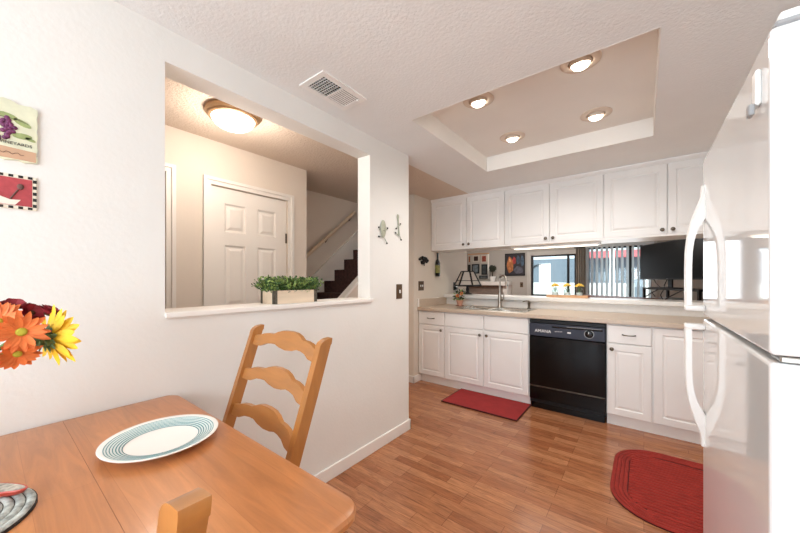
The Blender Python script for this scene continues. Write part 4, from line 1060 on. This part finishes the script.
# television on its stand
tv = root('television', (.2, 5.7, 1.2), 'large black flat television turned towards the kitchen beyond the ledge', 'television')
A, Bp = V((-.05, 6.27, 0)), V((.56, 5.12, 0)); U_ = (Bp - A).normalized(); N_ = V((-.88, -.47, 0)); N_ = V((U_.y, -U_.x, 0)); L_ = (Bp - A).length
b = B(); b.M = basis(A, U_, (0, 0, 1), N_)
b.box(0, L_, 1.285, 1.815, -.03, 0, .006)
obj('casing', b, MT['blackpl'], tv)
b = B(); b.M = basis(A, U_, (0, 0, 1), N_); b.box(.015, L_ - .015, 1.305, 1.80, 0, .002)
obj('screen', b, MT['tv'], tv)
b = B(); b.M = basis(A, U_, (0, 0, 1), N_); b.box(L_ / 2 - .04, L_ / 2 + .04, 1.1715, 1.30, -.05, -.03); b.box(L_ / 2 - .25, L_ / 2 + .25, 1.1715, 1.178, -.14, .08, .002)
obj('stand', b, MT['blackpl'], tv)
b = B(); b.M = basis(A, U_, (0, 0, 1), N_); b.box(L_ / 2 - .02, L_ / 2 + .02, 1.292, 1.297, .0005, .002)
obj('maker_badge', b, MT['greypl'], tv)
rk = root('media_stand', (.35, 5.6, 0), 'black metal stand with thin legs under the television', 'stand')
Mx = basis(A, U_, (0, 0, 1), N_)
b = B(); b.M = Mx; b.box(.30, L_ + .1, 1.145, 1.17, -.22, .12, .002); obj('top', b, MT['iron'], rk)
for x in (.315, L_ + .085):
    for y in (-.205, .105):
        b = B(); b.M = Mx; b.box(x - .015, x + .015, 0, 1.145, y - .015, y + .015); obj('leg', b, MT['iron'], rk)
for x in (.33, .8):
    b = B(); b.M = Mx; b.tube([(x + .3 * math.sin(i * PI / 20), 1.145 - .12 * (1 - i / 10) ** 2, .105) for i in range(11)], .008, 6); obj('brace', b, MT['iron'], rk)
b = B(); b.M = Mx; b.box(.30, L_ + .1, .93, .95, -.22, .12, .002); obj('shelf', b, MT['iron'], rk)
bx = root('media_box', (.3, 5.5, .951), 'pale grey media box on the shelf of the black stand', 'box')
b = B(); b.M = Mx; b.box(.62, .92, .951, 1.04, -.1, .1, .006); obj('case', b, MT['greypl'], bx)
b = B(); b.M = Mx; b.box(.64, .9, .975, 1.01, .1, .102); obj('front_panel', b, MT['whitepl'], bx)
cb = root('power_cable', (.1, 6.0, 1.2), 'black cables hanging down from the back of the television', 'cable')
b = B(); b.M = Mx; b.tube([(.28, 1.30, -.035), (.33, 1.24, -.04), (.42, 1.2, -.02), (.52, 1.17, .0), (.55, 1.10, .13), (.6, 1.05, .12)], .006, 6); b.tube([(.6, 1.3, -.035), (.62, 1.2, .02), (.7, 1.17, .06), (.75, 1.08, .14), (.78, 1.02, .13)], .006, 6)
obj('cable', b, MT['blackpl'], cb)
# bar table below the blinds
A2, B2 = V((-.72, 5.62, 0)), V((.16, 5.02, 0)); U2 = (B2 - A2).normalized(); N2 = V((U2.y, -U2.x, 0)); L2 = (B2 - A2).length
wt = root('bar_table', (-.28, 5.3, 0), 'dark cherry bar table just beyond the ledge below the blinds', 'table')
M2 = basis(A2, U2, (0, 0, 1), N2)
b = B(); b.M = M2; b.box(0, L2, 1.02, 1.055, -.02, .40, .006); obj('tabletop', b, MT['darkwood'], wt)
for x in (.04, L2 - .04):
    for y in (.02, .36):
        b = B(); b.M = M2; b.box(x - .025, x + .025, 0, 1.02, y - .025, y + .025, .003); obj('leg', b, MT['darkwood'], wt)

# ---------------------------------------------------------------- patio beyond the windows
struct('ground_patio', B().box(-8, 8, 8.12, 16, -.12, -.02), MT['concrete'])
bw = struct('wall_neighbour', B().box(-7, 6, 12.4, 12.6, -.02, 2.02), MT['bluewall'])
pw = B(); pw.box(-5.5, -.2, 10.6, 10.72, -.02, 1.19)
tag(obj('patio_wall', pw, MT['white_out']), 'low white sunlit patio wall outside the living room window', 'wall')
b = B(); b.prism([(12.0, 1.98), (12.7, 2.10), (12.7, 2.20), (12.0, 2.2)], lambda a, c: (-1.5, a, c), lambda a, c: (5, a, c))
tag(obj('awning', b, MT['redroof']), 'long red awning along the neighbouring house beyond the blinds', 'awning')
wd = root('patio_door', (-2.9, 12.38, 0), 'white narrow door in the blue grey house outside the left window', 'door')
obj('door_leaf', B().box(-3.05, -2.66, 12.36, 12.398, -.02, 1.86), MT['white_out'], wd); obj('door_glass', B().box(-2.97, -2.74, 12.35, 12.36, 1.2, 1.7), mat('door_light', 'C8D2DA', .3), wd)
art = root('bicycle_ornament', (-3.3, 12.3, 1.6), 'black wire wheel and scroll ornament on the blue grey wall outside', 'ornament')
b = B(); R_ = .19; c_ = V((-3.58, 12.36, 1.60))
b.tube([c_ + V((R_ * math.cos(i / 24 * 2 * PI), 0, R_ * math.sin(i / 24 * 2 * PI))) for i in range(25)], .016, 6, False)
obj('wheel', b, MT['iron'], art)
b = B(); b.tube([c_, c_ + V((.15, 0, .08)), c_ + V((.3, 0, .1)), c_ + V((.45, 0, .22)), c_ + V((.6, 0, .24))], .014, 6); b.tube([c_ + V((.3, 0, .1)), c_ + V((.32, 0, .24)), c_ + V((.4, 0, .2))], .012, 6)
obj('scroll', b, MT['iron'], art)
fg = root('red_pennant', (-3.6, 11.9, 1.95), 'small red pennant hanging outside at the top of the left window', 'pennant')
obj('cloth', B().prism([(-3.42, 2.02), (-3.20, 2.02), (-3.20, 1.84), (-3.31, 1.78), (-3.42, 1.84)], lambda a, c: (a, 12.0, c), lambda a, c: (a, 12.01, c)), MT['redroof'], fg)
obj('hanger', B().cyl((-3.31, 12.0, 2.02), (-3.31, 12.4, 2.02), .01, seg=8), MT['iron'], fg)
for x, lb_ in ((-.75, 'left white post standing outside the patio door'), (.1, 'right white post standing outside the patio door')):
    tag(obj('patio_post', B().box(x - .06, x + .06, 11.3, 11.42, -.02, 2.6, .005), MT['white_out']), lb_, 'post')
